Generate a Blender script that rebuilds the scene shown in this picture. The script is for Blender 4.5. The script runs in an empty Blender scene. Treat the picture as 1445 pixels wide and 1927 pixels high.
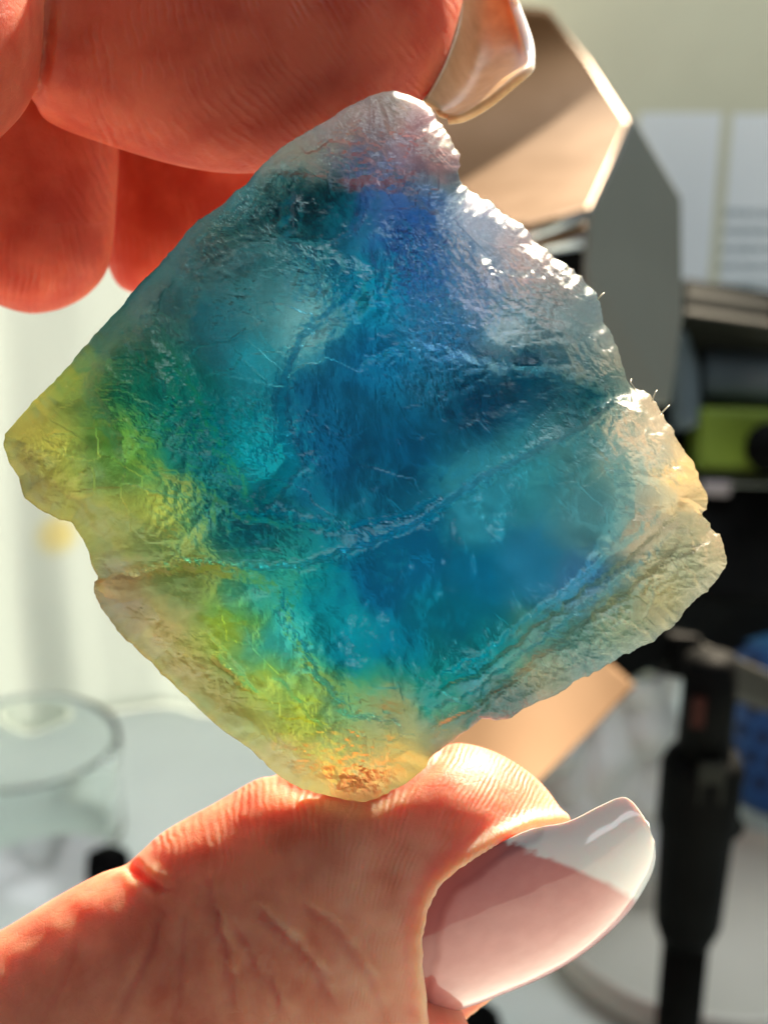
import bpy, bmesh, math, random
import numpy as np
from mathutils import Vector, Matrix

random.seed(7)
scene = bpy.context.scene
col = scene.collection

# ------------------------------------------------------------------ camera
PITCH = math.radians(20.0)
HALF = math.radians(16.0)
D0 = 0.084                                  # metres from lens to the stone
CAM = np.array([0.0, 0.0, 0.30])
FWD = np.array([0.0, math.cos(PITCH), -math.sin(PITCH)])
RGT = np.array([1.0, 0.0, 0.0])
UPV = np.array([0.0, math.sin(PITCH), math.cos(PITCH)])
W, H = 1445.0, 1927.0

cam_data = bpy.data.cameras.new('camera')
cam_data.sensor_fit = 'HORIZONTAL'
cam_data.sensor_width = 36.0
cam_data.lens = 18.0 / math.tan(HALF)
cam_data.clip_start = 0.005
cam_data.clip_end = 50.0
cam_data.dof.use_dof = True
cam_data.dof.focus_distance = D0 - 0.002
cam_data.dof.aperture_fstop = 54.0
cam = bpy.data.objects.new('camera', cam_data)
col.objects.link(cam)
cam.location = Vector(CAM)
cam.rotation_euler = (math.radians(90) - PITCH, 0, 0)
scene.camera = cam

# ------------------------------------------------------------------ light
world = bpy.data.worlds.new('World')
scene.world = world
world.use_nodes = True
bg = world.node_tree.nodes['Background']
bg.inputs['Color'].default_value = (0.86, 0.93, 1.0, 1)
bg.inputs['Strength'].default_value = 0.16

def area_lamp(name, loc, target, size, power, colour, shape='DISK'):
    l = bpy.data.lights.new(name, 'AREA')
    l.shape = shape
    l.size = size
    l.energy = power
    l.color = colour
    o = bpy.data.objects.new(name, l)
    col.objects.link(o)
    o.location = loc
    d = Vector(target) - Vector(loc)
    o.rotation_euler = d.to_track_quat('-Z', 'Y').to_euler()
    return o

STONE = CAM + FWD * D0
SUN_DIR = np.array([0.36, 0.80, 0.50]); SUN_DIR /= np.linalg.norm(SUN_DIR)
area_lamp('low_sun_through_window', Vector(STONE + SUN_DIR * 2.2), Vector(STONE), 0.07, 310.0, (1.0, 0.85, 0.64))
area_lamp('added_overhead_fill', (0.16, 0.46, 0.88), (0.14, 0.40, 0.0), 0.7, 5.4, (0.95, 0.98, 1.0))  # added overhead fill to brighten the desk and background, no such source seen
area_lamp('added_glint_lamp', (0.34, -0.62, 0.34), tuple(STONE), 0.13, 0.34, (0.92, 0.96, 1.0), 'SQUARE')  # added lamp behind the lens to give glints, not a real window

scene.view_settings.view_transform = 'Standard'
scene.view_settings.look = 'None'
scene.view_settings.exposure = 0.0
scene.view_settings.gamma = 1.0
scene.view_settings.use_curve_mapping = False
scene.cycles.max_bounces = 14
scene.cycles.transmission_bounces = 12
scene.cycles.use_denoising = True
scene.cycles.sample_clamp_indirect = 6.0

# ------------------------------------------------------------------ helpers
TAN = math.tan(HALF)

def at(px, py, d):
    """world point seen at photo pixel (px, py), d metres along the view axis"""
    px, py, d = np.asarray(px, float), np.asarray(py, float), np.asarray(d, float)
    sx = (px - W / 2) / (W / 2) * TAN * d
    sy = -(py - H / 2) / (W / 2) * TAN * d
    return CAM + np.multiply.outer(d, FWD) * 1.0 + np.multiply.outer(sx, RGT) + np.multiply.outer(sy, UPV)

def P(px, py, zmm):
    """point near the stone: zmm millimetres towards the lens from the stone's plane"""
    return at(px, py, D0 - np.asarray(zmm, float) / 1000.0 + 0 * np.asarray(px, float))

def on_plane_z(px, py, z=0.0):
    v = at(px, py, 1.0) - CAM
    t = (z - CAM[2]) / v[2]
    return CAM + v * t

def on_plane_y(px, py, y):
    v = at(px, py, 1.0) - CAM
    t = (y - CAM[1]) / v[1]
    return CAM + v * t

PXMM = 2 * D0 * TAN / W * 1000.0           # millimetres per photo pixel at the stone

def project(v):
    r = v - CAM
    d = r @ FWD
    px = (r @ RGT) / (TAN * d) * (W / 2) + W / 2
    py = -(r @ UPV) / (TAN * d) * (W / 2) + H / 2
    return px, py, (D0 - d) * 1000.0

# --- numpy noise
def _hash(ix, iy, seed):
    h = (ix.astype(np.int64) * 374761393 + iy.astype(np.int64) * 668265263 + seed * 974634777) & 0x7fffffff
    h = ((h ^ (h >> 13)) * 1274126177) & 0x7fffffff
    h = h ^ (h >> 16)
    return (h & 0xffff) / 65535.0

def vnoise(x, y, seed=0):
    ix, iy = np.floor(x), np.floor(y)
    fx, fy = x - ix, y - iy
    u = fx * fx * fx * (fx * (fx * 6 - 15) + 10)
    v = fy * fy * fy * (fy * (fy * 6 - 15) + 10)
    def g(dx, dy):
        a = _hash(ix + dx, iy + dy, seed) * 2 * math.pi
        return np.cos(a) * (fx - dx) + np.sin(a) * (fy - dy)
    n = (g(0, 0) * (1 - u) + g(1, 0) * u) * (1 - v) + (g(0, 1) * (1 - u) + g(1, 1) * u) * v
    return n * 1.5

def fbm(x, y, o=4, seed=0, gain=0.5):
    s, a = 0, 1.0
    for i in range(o):
        s = s + a * vnoise(x * 2 ** i + 17.3 * i, y * 2 ** i - 9.1 * i, seed + i)
        a *= gain
    return s

def ridged(x, y, o=4, seed=0, gain=0.5):
    s, a = 0, 1.0
    for i in range(o):
        s = s + a * (1 - 2 * np.abs(vnoise(x * 2 ** i + 31.7 * i, y * 2 ** i + 5.3 * i, seed + i)))
        a *= gain
    return s

def facets(x, y, seed=0):
    """chipped plates: every cell is a randomly tilted plane"""
    ix, iy = np.floor(x), np.floor(y)
    best = np.full(x.shape, 1e9)
    out = np.zeros(x.shape)
    for dx in (-1, 0, 1):
        for dy in (-1, 0, 1):
            cx, cy = ix + dx, iy + dy
            jx = cx + _hash(cx, cy, seed); jy = cy + _hash(cx, cy, seed + 5)
            d = (x - jx) ** 2 + (y - jy) ** 2
            tx = _hash(cx, cy, seed + 11) - .5; ty = _hash(cx, cy, seed + 23) - .5
            h = (x - jx) * tx * 1.6 + (y - jy) * ty * 1.6 + (_hash(cx, cy, seed + 31) - .5) * .35
            m = d < best
            best = np.where(m, d, best); out = np.where(m, h, out)
    return out

def sstep(a, b, x):
    t = np.clip((x - a) / (b - a), 0, 1)
    return t * t * (3 - 2 * t)

def poly_dist(px, py, line, closed=False):
    """distance to a polyline and the sign of the side (positive = right hand of its direction, y down)"""
    pts = np.array(line, float)
    if closed:
        pts = np.vstack([pts, pts[:1]])
    shp = px.shape
    X, Y = px.ravel(), py.ravel()
    best = np.full(X.size, 1e18); side = np.zeros(X.size); near = np.zeros((X.size, 2))
    tpar = np.zeros(X.size)
    n = len(pts) - 1
    for i in range(n):
        ax, ay = pts[i]; bx, by = pts[i + 1]
        vx, vy = bx - ax, by - ay
        L = vx * vx + vy * vy + 1e-12
        t = np.clip(((X - ax) * vx + (Y - ay) * vy) / L, 0, 1)
        qx, qy = ax + t * vx, ay + t * vy
        d = (X - qx) ** 2 + (Y - qy) ** 2
        m = d < best
        best[m] = d[m]
        side[m] = (vx * (Y - ay) - vy * (X - ax))[m]
        near[m, 0] = qx[m]; near[m, 1] = qy[m]
        tpar[m] = (i + t[m]) / n
    return np.sqrt(best).reshape(shp), np.sign(side).reshape(shp), near, tpar.reshape(shp)

def inside_poly(px, py, poly):
    pts = np.array(poly, float)
    X, Y = px.ravel(), py.ravel()
    c = np.zeros(X.size, bool)
    j = len(pts) - 1
    for i in range(len(pts)):
        xi, yi = pts[i]; xj, yj = pts[j]
        if yi != yj:
            m = ((yi > Y) != (yj > Y)) & (X < (xj - xi) * (Y - yi) / (yj - yi) + xi)
            c ^= m
        j = i
    return c.reshape(px.shape)

def catmull(pts, n):
    """resample rows of pts with a Catmull-Rom curve, n steps per span"""
    p = np.array(pts, float)
    p = np.vstack([2 * p[0] - p[1], p, 2 * p[-1] - p[-2]])
    out = []
    for i in range(1, len(p) - 2):
        for k in range(n):
            t = k / n
            a, b, c, d = p[i - 1], p[i], p[i + 1], p[i + 2]
            out.append(.5 * (2 * b + (c - a) * t + (2 * a - 5 * b + 4 * c - d) * t * t + (3 * b - a - 3 * c + d) * t ** 3))
    out.append(p[-2])
    return np.array(out)

# --- materials
def material(name):
    m = bpy.data.materials.new(name)
    m.use_nodes = True
    nt = m.node_tree
    return m, nt, nt.nodes['Principled BSDF'], nt.nodes['Material Output']

def nd(nt, typ, **kw):
    n = nt.nodes.new(typ)
    for k, v in kw.items():
        if k.startswith('i_'):
            n.inputs[k[2:].replace('_', ' ')].default_value = v
        else:
            setattr(n, k, v)
    return n

def coords_mm(nt, scale=1000.0):
    tc = nd(nt, 'ShaderNodeTexCoord')
    mp = nd(nt, 'ShaderNodeMapping')
    mp.inputs['Scale'].default_value = (scale, scale, scale) if not isinstance(scale, tuple) else scale
    nt.links.new(tc.outputs['Object'], mp.inputs['Vector'])
    return mp.outputs['Vector']

def plain(name, rgb, rough=0.5, metal=0.0, vary=0.12, nscale=60.0, bump=0.0, spec=0.5):
    """a colour with slight mottling and wear"""
    m, nt, b, out = material(name)
    vec = coords_mm(nt, 1.0)
    n = nd(nt, 'ShaderNodeTexNoise'); n.inputs['Scale'].default_value = nscale; n.inputs['Detail'].default_value = 5
    nt.links.new(vec, n.inputs['Vector'])
    r = nd(nt, 'ShaderNodeValToRGB')
    r.color_ramp.elements[0].position = .3; r.color_ramp.elements[1].position = .72
    lo = [c * (1 - vary) for c in rgb]; hi = [min(1, c * (1 + vary)) for c in rgb]
    r.color_ramp.elements[0].color = (*lo, 1); r.color_ramp.elements[1].color = (*hi, 1)
    nt.links.new(n.outputs['Fac'], r.inputs['Fac'])
    nt.links.new(r.outputs['Color'], b.inputs['Base Color'])
    b.inputs['Roughness'].default_value = rough
    b.inputs['Metallic'].default_value = metal
    b.inputs['Specular IOR Level'].default_value = spec
    if bump:
        bp = nd(nt, 'ShaderNodeBump'); bp.inputs['Strength'].default_value = bump; bp.inputs['Distance'].default_value = .001
        nt.links.new(n.outputs['Fac'], bp.inputs['Height'])
        nt.links.new(bp.outputs['Normal'], b.inputs['Normal'])
    return m

# --- objects
def new_obj(name, verts, faces, mat, parent=None, origin=None, smooth=True, attrs=None):
    verts = np.asarray(verts, float)
    org = np.asarray(origin if origin is not None else verts.mean(0), float)
    me = bpy.data.meshes.new(name)
    me.from_pydata((verts - org).tolist(), [], [tuple(int(i) for i in f) for f in faces])
    if smooth:
        me.polygons.foreach_set('use_smooth', np.ones(len(me.polygons), bool))
    for k, a in (attrs or {}).items():
        a = np.asarray(a, np.float32)
        if a.ndim == 1:
            at_ = me.attributes.new(k, 'FLOAT', 'POINT'); at_.data.foreach_set('value', a)
        else:
            at_ = me.attributes.new(k, 'FLOAT_COLOR', 'POINT')
            at_.data.foreach_set('color', np.hstack([a, np.ones((len(a), 1), np.float32)]).ravel())
    me.update()
    o = bpy.data.objects.new(name, me)
    col.objects.link(o)
    if mat:
        me.materials.append(mat)
    if parent is not None:
        o.parent = parent
        o.location = Vector(org) - parent.location
    else:
        o.location = Vector(org)
    return o

def tag(o, label=None, cat=None, group=None, kind=None):
    if label: o['label'] = label
    if cat: o['category'] = cat
    if group: o['group'] = group
    if kind: o['kind'] = kind
    return o

def empty(name, loc):
    o = bpy.data.objects.new(name, None)
    o.empty_display_size = .01
    col.objects.link(o)
    o.location = Vector(loc)
    return o

def bevel(o, w, seg=2):
    m = o.modifiers.new('bevel', 'BEVEL'); m.width = w; m.segments = seg; m.limit_method = 'ANGLE'
    return o

def prism(name, poly, thick, mat, parent=None, bev=0.0006):
    """a plate: ordered corner points (roughly in one plane) given real thickness away from the lens"""
    poly = np.asarray(poly, float)
    c = poly.mean(0)
    nrm = np.zeros(3)
    for i in range(len(poly)):
        nrm += np.cross(poly[i] - c, poly[(i + 1) % len(poly)] - c)
    nrm /= np.linalg.norm(nrm)
    if nrm @ (CAM - c) < 0:
        nrm = -nrm; poly = poly[::-1]
    n = len(poly)
    v = np.vstack([poly, poly - nrm * thick])
    f = [list(range(n)), list(range(2 * n - 1, n - 1, -1))]
    for i in range(n):
        j = (i + 1) % n
        f.append([i, i + n, j + n, j][::-1] if False else [j, i, i + n, j + n])
    o = new_obj(name, v, f, mat, parent, smooth=False)
    if bev: bevel(o, bev)
    return o

def box(name, lo, hi, mat, parent=None, bev=0.002):
    lo, hi = np.array(lo, float), np.array(hi, float)
    v = [[(lo, hi)[i][0], (lo, hi)[j][1], (lo, hi)[k][2]] for i in (0, 1) for j in (0, 1) for k in (0, 1)]
    f = [[0, 1, 3, 2], [4, 6, 7, 5], [0, 4, 5, 1], [2, 3, 7, 6], [0, 2, 6, 4], [1, 5, 7, 3]]
    o = new_obj(name, v, f, mat, parent, smooth=False)
    if bev: bevel(o, bev)
    return o

def tube(name, pts, radii, mat, parent=None, n=24, cap=True):
    """a round bar through points with a radius at each"""
    pts = [Vector(p) for p in pts]
    vs, fs = [], []
    up = Vector((0, 0, 1))
    for i, p in enumerate(pts):
        t = (pts[min(i + 1, len(pts) - 1)] - pts[max(i - 1, 0)]).normalized()
        a = t.cross(up)
        if a.length < 1e-4: a = t.cross(Vector((0, 1, 0)))
        a.normalize(); b = t.cross(a).normalized()
        for k in range(n):
            th = 2 * math.pi * k / n
            vs.append(p + (a * math.cos(th) + b * math.sin(th)) * radii[i])
    for i in range(len(pts) - 1):
        for k in range(n):
            fs.append([i * n + k, i * n + (k + 1) % n, (i + 1) * n + (k + 1) % n, (i + 1) * n + k])
    if cap:
        fs.append(list(range(n))[::-1]); fs.append([(len(pts) - 1) * n + k for k in range(n)])
    return new_obj(name, [tuple(v) for v in vs], fs, mat, parent)

def lathe(name, profile, centre, mat, parent=None, n=72, origin=None):
    """profile of (radius, height) pairs turned about the vertical through centre"""
    c = np.asarray(centre, float)
    vs, fs = [], []
    for r, h in profile:
        for k in range(n):
            th = 2 * math.pi * k / n
            vs.append((c[0] + r * math.cos(th), c[1] + r * math.sin(th), c[2] + h))
    for i in range(len(profile) - 1):
        for k in range(n):
            fs.append([i * n + k, i * n + (k + 1) % n, (i + 1) * n + (k + 1) % n, (i + 1) * n + k])
    return new_obj(name, vs, fs, mat, parent, origin=origin)

# ================================================================== setting
WALL_Y = 0.579
m_desk = plain('desk_white_laminate', (0.66, 0.73, 0.70), .5, vary=.05, nscale=18)
m_wall = plain('wall_cream_paint', (0.60, 0.61, 0.48), .8, vary=.04, nscale=25)
tag(new_obj('desk_surface', [(-1.0, -.5, 0), (1.0, -.5, 0), (1.0, 1.0, 0), (-1.0, 1.0, 0)], [[0, 1, 2, 3]], m_desk, smooth=False), kind='structure')
tag(box('back_wall', (.022, WALL_Y + .004, .002), (.9, WALL_Y + .03, .325), m_wall, bev=.002), kind='structure')

# ================================================================== the stone
OUTLINE = [(742,168),(770,178),(800,192),(818,214),(832,238),(850,262),(863,290),(862,322),(868,348),(900,366),(928,385),(960,408),
    (985,428),(1005,452),(1030,474),(1062,494),(1092,516),(1112,538),(1124,556),(1132,590),(1146,622),(1160,655),(1172,690),(1182,722),
    (1196,737),(1212,733),(1228,752),(1244,778),(1262,800),(1280,830),(1296,858),(1308,888),(1322,912),(1334,938),(1330,958),(1312,970),
    (1330,984),(1352,1006),(1364,1030),(1366,1060),(1358,1085),(1338,1106),(1312,1126),(1288,1152),(1266,1180),(1240,1198),(1214,1216),
    (1180,1232),(1140,1252),(1108,1270),(1080,1284),(1050,1306),(1010,1322),(984,1334),(958,1352),(932,1357),(906,1354),(884,1372),
    (856,1392),(830,1410),(812,1424),(800,1444),(776,1466),(744,1486),(714,1502),(686,1510),(650,1506),(606,1496),(566,1484),(530,1466),
    (508,1446),(488,1424),(456,1400),(420,1376),(392,1352),(362,1322),(330,1292),(298,1262),(268,1230),(240,1206),(214,1178),(192,1146),
    (176,1116),(178,1096),(186,1088),(174,1068),(168,1036),(152,1008),(134,982),(112,978),(84,964),(56,944),(42,928),(34,898),(18,868),
    (6,838),(8,816),(30,794),(52,768),(76,742),(104,716),(130,686),(156,654),(186,622),(214,590),(244,558),(268,528),(296,500),(324,468),
    (352,436),(378,410),(410,392),(436,366),(462,346),(480,324),(502,300),(530,276),(566,254),(606,232),(648,204),(690,182),(720,172)]

# mineral zones at photo places: x, y, sRGB of the fluorite there with facet shade and rim glow painted in, surface relief 0..1, milky veil 0..1
ZONES_SHADED = [
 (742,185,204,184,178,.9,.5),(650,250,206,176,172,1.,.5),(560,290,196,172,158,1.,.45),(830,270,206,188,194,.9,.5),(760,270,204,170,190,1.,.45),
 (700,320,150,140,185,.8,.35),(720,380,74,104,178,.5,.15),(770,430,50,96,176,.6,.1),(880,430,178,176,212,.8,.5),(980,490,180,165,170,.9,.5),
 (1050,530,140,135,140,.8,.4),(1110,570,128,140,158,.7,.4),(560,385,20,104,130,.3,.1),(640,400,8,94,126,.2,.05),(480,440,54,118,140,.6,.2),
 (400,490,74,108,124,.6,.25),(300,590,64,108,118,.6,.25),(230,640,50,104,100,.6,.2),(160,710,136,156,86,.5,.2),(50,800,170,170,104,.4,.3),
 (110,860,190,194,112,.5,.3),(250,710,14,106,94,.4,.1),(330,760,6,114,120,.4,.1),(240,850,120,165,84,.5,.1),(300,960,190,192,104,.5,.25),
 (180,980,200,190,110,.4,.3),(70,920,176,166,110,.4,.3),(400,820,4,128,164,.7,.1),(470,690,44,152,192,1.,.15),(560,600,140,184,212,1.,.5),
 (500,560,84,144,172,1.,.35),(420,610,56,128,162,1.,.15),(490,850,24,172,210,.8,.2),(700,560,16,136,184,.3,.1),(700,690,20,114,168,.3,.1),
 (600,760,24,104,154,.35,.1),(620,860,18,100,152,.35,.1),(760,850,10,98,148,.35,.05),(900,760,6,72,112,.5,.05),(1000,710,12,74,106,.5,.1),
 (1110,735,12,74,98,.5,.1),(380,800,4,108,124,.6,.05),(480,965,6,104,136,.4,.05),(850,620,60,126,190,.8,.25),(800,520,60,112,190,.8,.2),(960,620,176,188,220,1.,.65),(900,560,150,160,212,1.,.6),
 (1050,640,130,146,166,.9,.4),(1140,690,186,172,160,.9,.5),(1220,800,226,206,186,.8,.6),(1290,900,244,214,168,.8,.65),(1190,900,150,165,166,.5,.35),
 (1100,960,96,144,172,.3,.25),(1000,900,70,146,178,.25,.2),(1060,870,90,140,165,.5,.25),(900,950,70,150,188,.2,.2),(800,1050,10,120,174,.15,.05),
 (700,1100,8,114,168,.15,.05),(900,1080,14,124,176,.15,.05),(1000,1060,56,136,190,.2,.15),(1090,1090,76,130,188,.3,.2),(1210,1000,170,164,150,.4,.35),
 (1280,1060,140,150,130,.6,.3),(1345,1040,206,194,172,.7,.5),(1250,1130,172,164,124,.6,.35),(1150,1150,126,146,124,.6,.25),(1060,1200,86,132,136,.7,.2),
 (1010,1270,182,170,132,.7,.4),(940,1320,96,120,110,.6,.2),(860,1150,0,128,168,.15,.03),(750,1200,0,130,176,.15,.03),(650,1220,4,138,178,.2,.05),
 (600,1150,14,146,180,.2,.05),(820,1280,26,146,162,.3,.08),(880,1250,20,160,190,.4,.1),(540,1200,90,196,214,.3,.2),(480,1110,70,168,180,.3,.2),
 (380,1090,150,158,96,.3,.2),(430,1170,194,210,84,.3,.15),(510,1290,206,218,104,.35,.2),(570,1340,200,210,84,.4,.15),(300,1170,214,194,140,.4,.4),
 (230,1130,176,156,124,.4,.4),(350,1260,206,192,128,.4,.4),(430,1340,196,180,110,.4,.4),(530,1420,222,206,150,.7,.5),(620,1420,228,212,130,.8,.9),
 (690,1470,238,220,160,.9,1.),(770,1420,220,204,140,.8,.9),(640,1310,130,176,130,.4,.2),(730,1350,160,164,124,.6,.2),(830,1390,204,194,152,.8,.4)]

def scoops(x, y, seed=0):
    """bowls meeting in sharp ridges"""
    ix, iy = np.floor(x), np.floor(y)
    best = np.full(x.shape, 1e9)
    for dx in (-1, 0, 1):
        for dy in (-1, 0, 1):
            cx, cy = ix + dx, iy + dy
            jx = cx + _hash(cx, cy, seed); jy = cy + _hash(cx, cy, seed + 5)
            best = np.minimum(best, (x - jx) ** 2 + (y - jy) ** 2 + .35 * _hash(cx, cy, seed + 9))
    return best - .35

def build_stone():
    step = 3.6
    xs = np.arange(-8, 1380, step); ys = np.arange(156, 1524, step)
    gx, gy = np.meshgrid(xs, ys)
    # crisp uneven rim: the traced corners with small chips between them
    rim = []
    n = len(OUTLINE)
    for i in range(n):
        a = np.array(OUTLINE[i], float); b = np.array(OUTLINE[(i + 1) % n], float)
        L = np.linalg.norm(b - a); k = max(2, int(L / 4))
        nv = np.array([(b - a)[1], -(b - a)[0]]) / L
        for j in range(k):
            t = j / k
            p = a + (b - a) * t
            q = np.array([p[0]]), np.array([p[1]])
            chip = float((2.6 * fbm(q[0] / 37, q[1] / 37, 3, 3) + 2.6 * facets(q[0] / 15, q[1] / 15, 8) + 1.6 * facets(q[0] / 7, q[1] / 7, 18) + .9 * fbm(q[0] / 7, q[1] / 7, 2, 13))[0])
            chip *= 1.5 if p[0] > 820 and p[1] < 1300 else .7
            rim.append(tuple(p + nv * chip))
    d, _, near, _ = poly_dist(gx, gy, rim, closed=True)
    ins = inside_poly(gx, gy, rim)
    sd = np.where(ins, d, -d)
    ny, nx = gx.shape
    dil = ins.copy()
    for dy in (-1, 0, 1):
        for dx in (-1, 0, 1):
            dil |= np.roll(np.roll(ins, dy, 0), dx, 1)
    edge = dil & ~ins
    near = near.reshape(ny, nx, 2)
    X = np.where(edge, near[..., 0], gx); Y = np.where(edge, near[..., 1], gy)
    D = np.where(edge, 0, np.maximum(sd, 0)) * PXMM                     # mm to the rim
    # zones
    wx = X + 22 * fbm(X / 70, Y / 70, 4, 41); wy = Y + 22 * fbm(X / 70 + 9, Y / 70 + 4, 4, 57)
    Z = np.array(ZONES_SHADED, float)
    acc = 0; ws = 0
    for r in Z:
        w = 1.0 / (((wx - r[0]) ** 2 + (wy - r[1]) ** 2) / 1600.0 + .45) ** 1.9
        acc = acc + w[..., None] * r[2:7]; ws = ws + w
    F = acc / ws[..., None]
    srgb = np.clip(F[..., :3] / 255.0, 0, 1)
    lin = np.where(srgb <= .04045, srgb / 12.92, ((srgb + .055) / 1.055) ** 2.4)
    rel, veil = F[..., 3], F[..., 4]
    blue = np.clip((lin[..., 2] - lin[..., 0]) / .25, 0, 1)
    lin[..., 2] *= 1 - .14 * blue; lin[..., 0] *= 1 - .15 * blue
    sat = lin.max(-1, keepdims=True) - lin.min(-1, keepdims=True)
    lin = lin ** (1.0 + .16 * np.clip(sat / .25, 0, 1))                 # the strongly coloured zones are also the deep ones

    def ledge(line, amp, w, fall, wob=5.0):
        """a broken step along a line: the right-hand side stands amp mm higher"""
        ox = wob * fbm(X / 26, Y / 26, 4, len(line) + 3); oy = wob * fbm(X / 26 + 7, Y / 26, 4, len(line) + 8)
        dd, sg, _, tp = poly_dist(X + ox, Y + oy, line)
        s = dd * sg * PXMM
        ends = sstep(0, .10, tp) * (1 - sstep(.90, 1, tp))
        return amp * np.tanh(s / w) * np.exp(-np.abs(s) / fall) * ends

    a, b = X * PXMM, Y * PXMM                                            # mm
    # front face: bulging body, then its broken steps
    rimr = np.sqrt(np.clip(1 - (1 - np.clip(D / .8, 0, 1)) ** 2, 0, 1))
    front = .32 * rimr + 3.9 * (1 - np.exp(-D / 4.6))
    front += .35 * (X - 690) * PXMM * 0.06 * rimr
    front += ledge([(195,1092),(330,1056),(450,1062),(560,1066),(700,1022),(800,976),(900,902),(1000,852),(1100,802),(1175,748)], -.8, .12, 3.2)
    front += ledge([(700,520),(650,560),(580,612),(540,690),(528,780),(556,870),(500,950)], -.55, .22, 2.4)
    front += ledge([(440,968),(540,985),(660,990),(770,968),(840,930)], .40, .15, 1.6)
    front += ledge([(520,1090),(545,1180),(590,1270),(660,1340),(780,1372)], -.60, .35, 2.0, 8)
    front += ledge([(185,1098),(260,1068),(350,1058),(430,1062),(520,1100)], .5, .2, 1.4)
    front += ledge([(480,330),(580,330),(690,345),(760,350),(860,470),(960,560),(1080,640),(1180,740)], -.45, .4, 1.8, 14)
    front += ledge([(690,350),(680,400),(655,440),(600,462),(540,452)], -.42, .12, 1.3)
    front += ledge([(750,400),(770,470),(830,540),(900,620),(960,690)], .5, .25, 1.3, 16)
    front += ledge([(820,440),(870,500),(930,560),(1010,610),(1060,650)], .45, .2, 1.2, 16)
    front += ledge([(660,680),(800,650),(930,690),(1060,700),(1170,745)], -.4, .3, 1.5, 14)
    front += ledge([(280,560),(330,680),(400,790),(470,880)], .4, .35, 1.8, 18)
    front += ledge([(230,640),(290,700),(330,770),(300,850)], -.35, .2, 1.2, 14)
    def groove(line, dep, w):
        ox = 7 * fbm(X / 30, Y / 30, 4, 301); oy = 7 * fbm(X / 30 + 3, Y / 30, 4, 302)
        dd, _, _, tp = poly_dist(X + ox, Y + oy, line)
        return -dep * np.exp(-(dd / w) ** 2) * sstep(0, .08, tp) * (1 - sstep(.9, 1, tp)) * (.4 + .6 * sstep(-.3, .3, fbm(X / 40, Y / 40, 2, 303)))
    front += groove([(770,1000),(850,945),(930,895),(1010,856),(1090,812),(1168,752)], .5, 5)
    front += groove([(430,965),(540,988),(650,992)], .4, 5) + groove([(400,1230),(450,1280),(486,1310)], .5, 5)
    front += groove([(410,1080),(540,1075),(640,1045)], .4, 5) + groove([(200,1095),(300,1070),(420,1066)], .4, 5) + groove([(530,1100),(552,1190),(600,1280),(650,1335)], .25, 4)
    front += groove([(560,740),(535,700),(560,640),(640,570)], .25, 4) + groove([(940,410),(1000,470)], .2, 3) + groove([(860,1375),(930,1310),(1010,1250)], .35, 4)
    front += groove([(430,660),(500,720),(470,800),(520,860)], .18, 3) + groove([(300,1010),(380,930),(470,900)], .12, 3)
    # cleavage steps down the lower edge
    for off, amp in ((0, .38), (34, -.30), (62, .34), (92, -.25)):
        front += ledge([(800,1376 - off),(900,1330 - off),(1000,1250 - off),(1100,1172 - off),(1210,1090 - off),(1290,1010 - off)], amp, .1, .8, 7)
    front += ledge([(380,1180),(430,1230),(470,1290),(490,1312)], -.18, .1, .6, 5)
    front += ledge([(520,1270),(570,1330),(610,1380)], -.16, .1, .6, 5)
    for q in ((668,1490,690,1380),(694,1500,700,1390),(716,1490,730,1400),(640,1480,650,1400)):
        front += ledge([q[:2], ((q[0] + q[2]) / 2 + 4, (q[1] + q[3]) / 2), q[2:]], .2, .1, .5, 6)
    # crushed, plumose relief of the rough zones, flowing down and outwards from the top corner
    ang = np.arctan2(Y - 150, X - 700); rad = np.hypot(X - 700, Y - 150) * PXMM
    warp = .45 * fbm(a / 3, b / 3, 3, 77)
    chips = facets(a / 1.5 + warp, b / 1.1 + warp, 5) * .5 + facets(a / .7 + warp * 2, b / .55, 9) * .22
    soft = sstep(0, 1.6, D) * .75 + .25
    # large facets of the break, each leaning its own way
    FACETS = [
        ([(540,690),(700,560),(800,660),(930,690),(1060,700),(1175,745),(1000,850),(900,902),(800,976),(700,1010),(560,980),(500,950),(556,870)], -.11, .05),
        ([(480,470),(600,470),(700,520),(650,560),(580,612),(540,690),(528,780),(556,870),(480,950),(400,830),(330,650),(380,520)], .28, .12),
        ([(545,370),(690,345),(685,400),(655,440),(600,462),(540,452)], -.34, -.10),
        ([(230,600),(400,420),(480,340),(540,370),(540,452),(480,470),(380,520),(300,640),(330,770),(230,850),(160,720)], -.14, .05),
        ([(770,470),(830,440),(960,520),(1080,620),(1050,660),(960,690),(880,620),(830,540)], .34, -.15),
        ([(700,360),(770,330),(800,420),(780,500),(720,540),(690,460)], -.22, .2),
        ([(560,1066),(700,1022),(900,902),(1100,802),(1170,860),(1180,960),(1090,1100),(900,1290),(800,1340),(660,1330),(590,1270),(545,1180)], .05, .04),
        ([(185,1098),(350,1058),(520,1100),(545,1180),(590,1270),(660,1340),(780,1372),(760,1480),(560,1480),(300,1260)], .20, -.05),
        ([(10,820),(160,690),(250,860),(420,950),(330,1050),(180,1080),(40,930)], .10, .12),
        ([(1080,640),(1180,740),(1290,900),(1300,980),(1180,960),(1170,860),(1110,790)], .22, -.1)]
    jx, jy = 6 * fbm(X / 22, Y / 22, 3, 201), 6 * fbm(X / 22 + 5, Y / 22, 3, 202)
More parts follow.
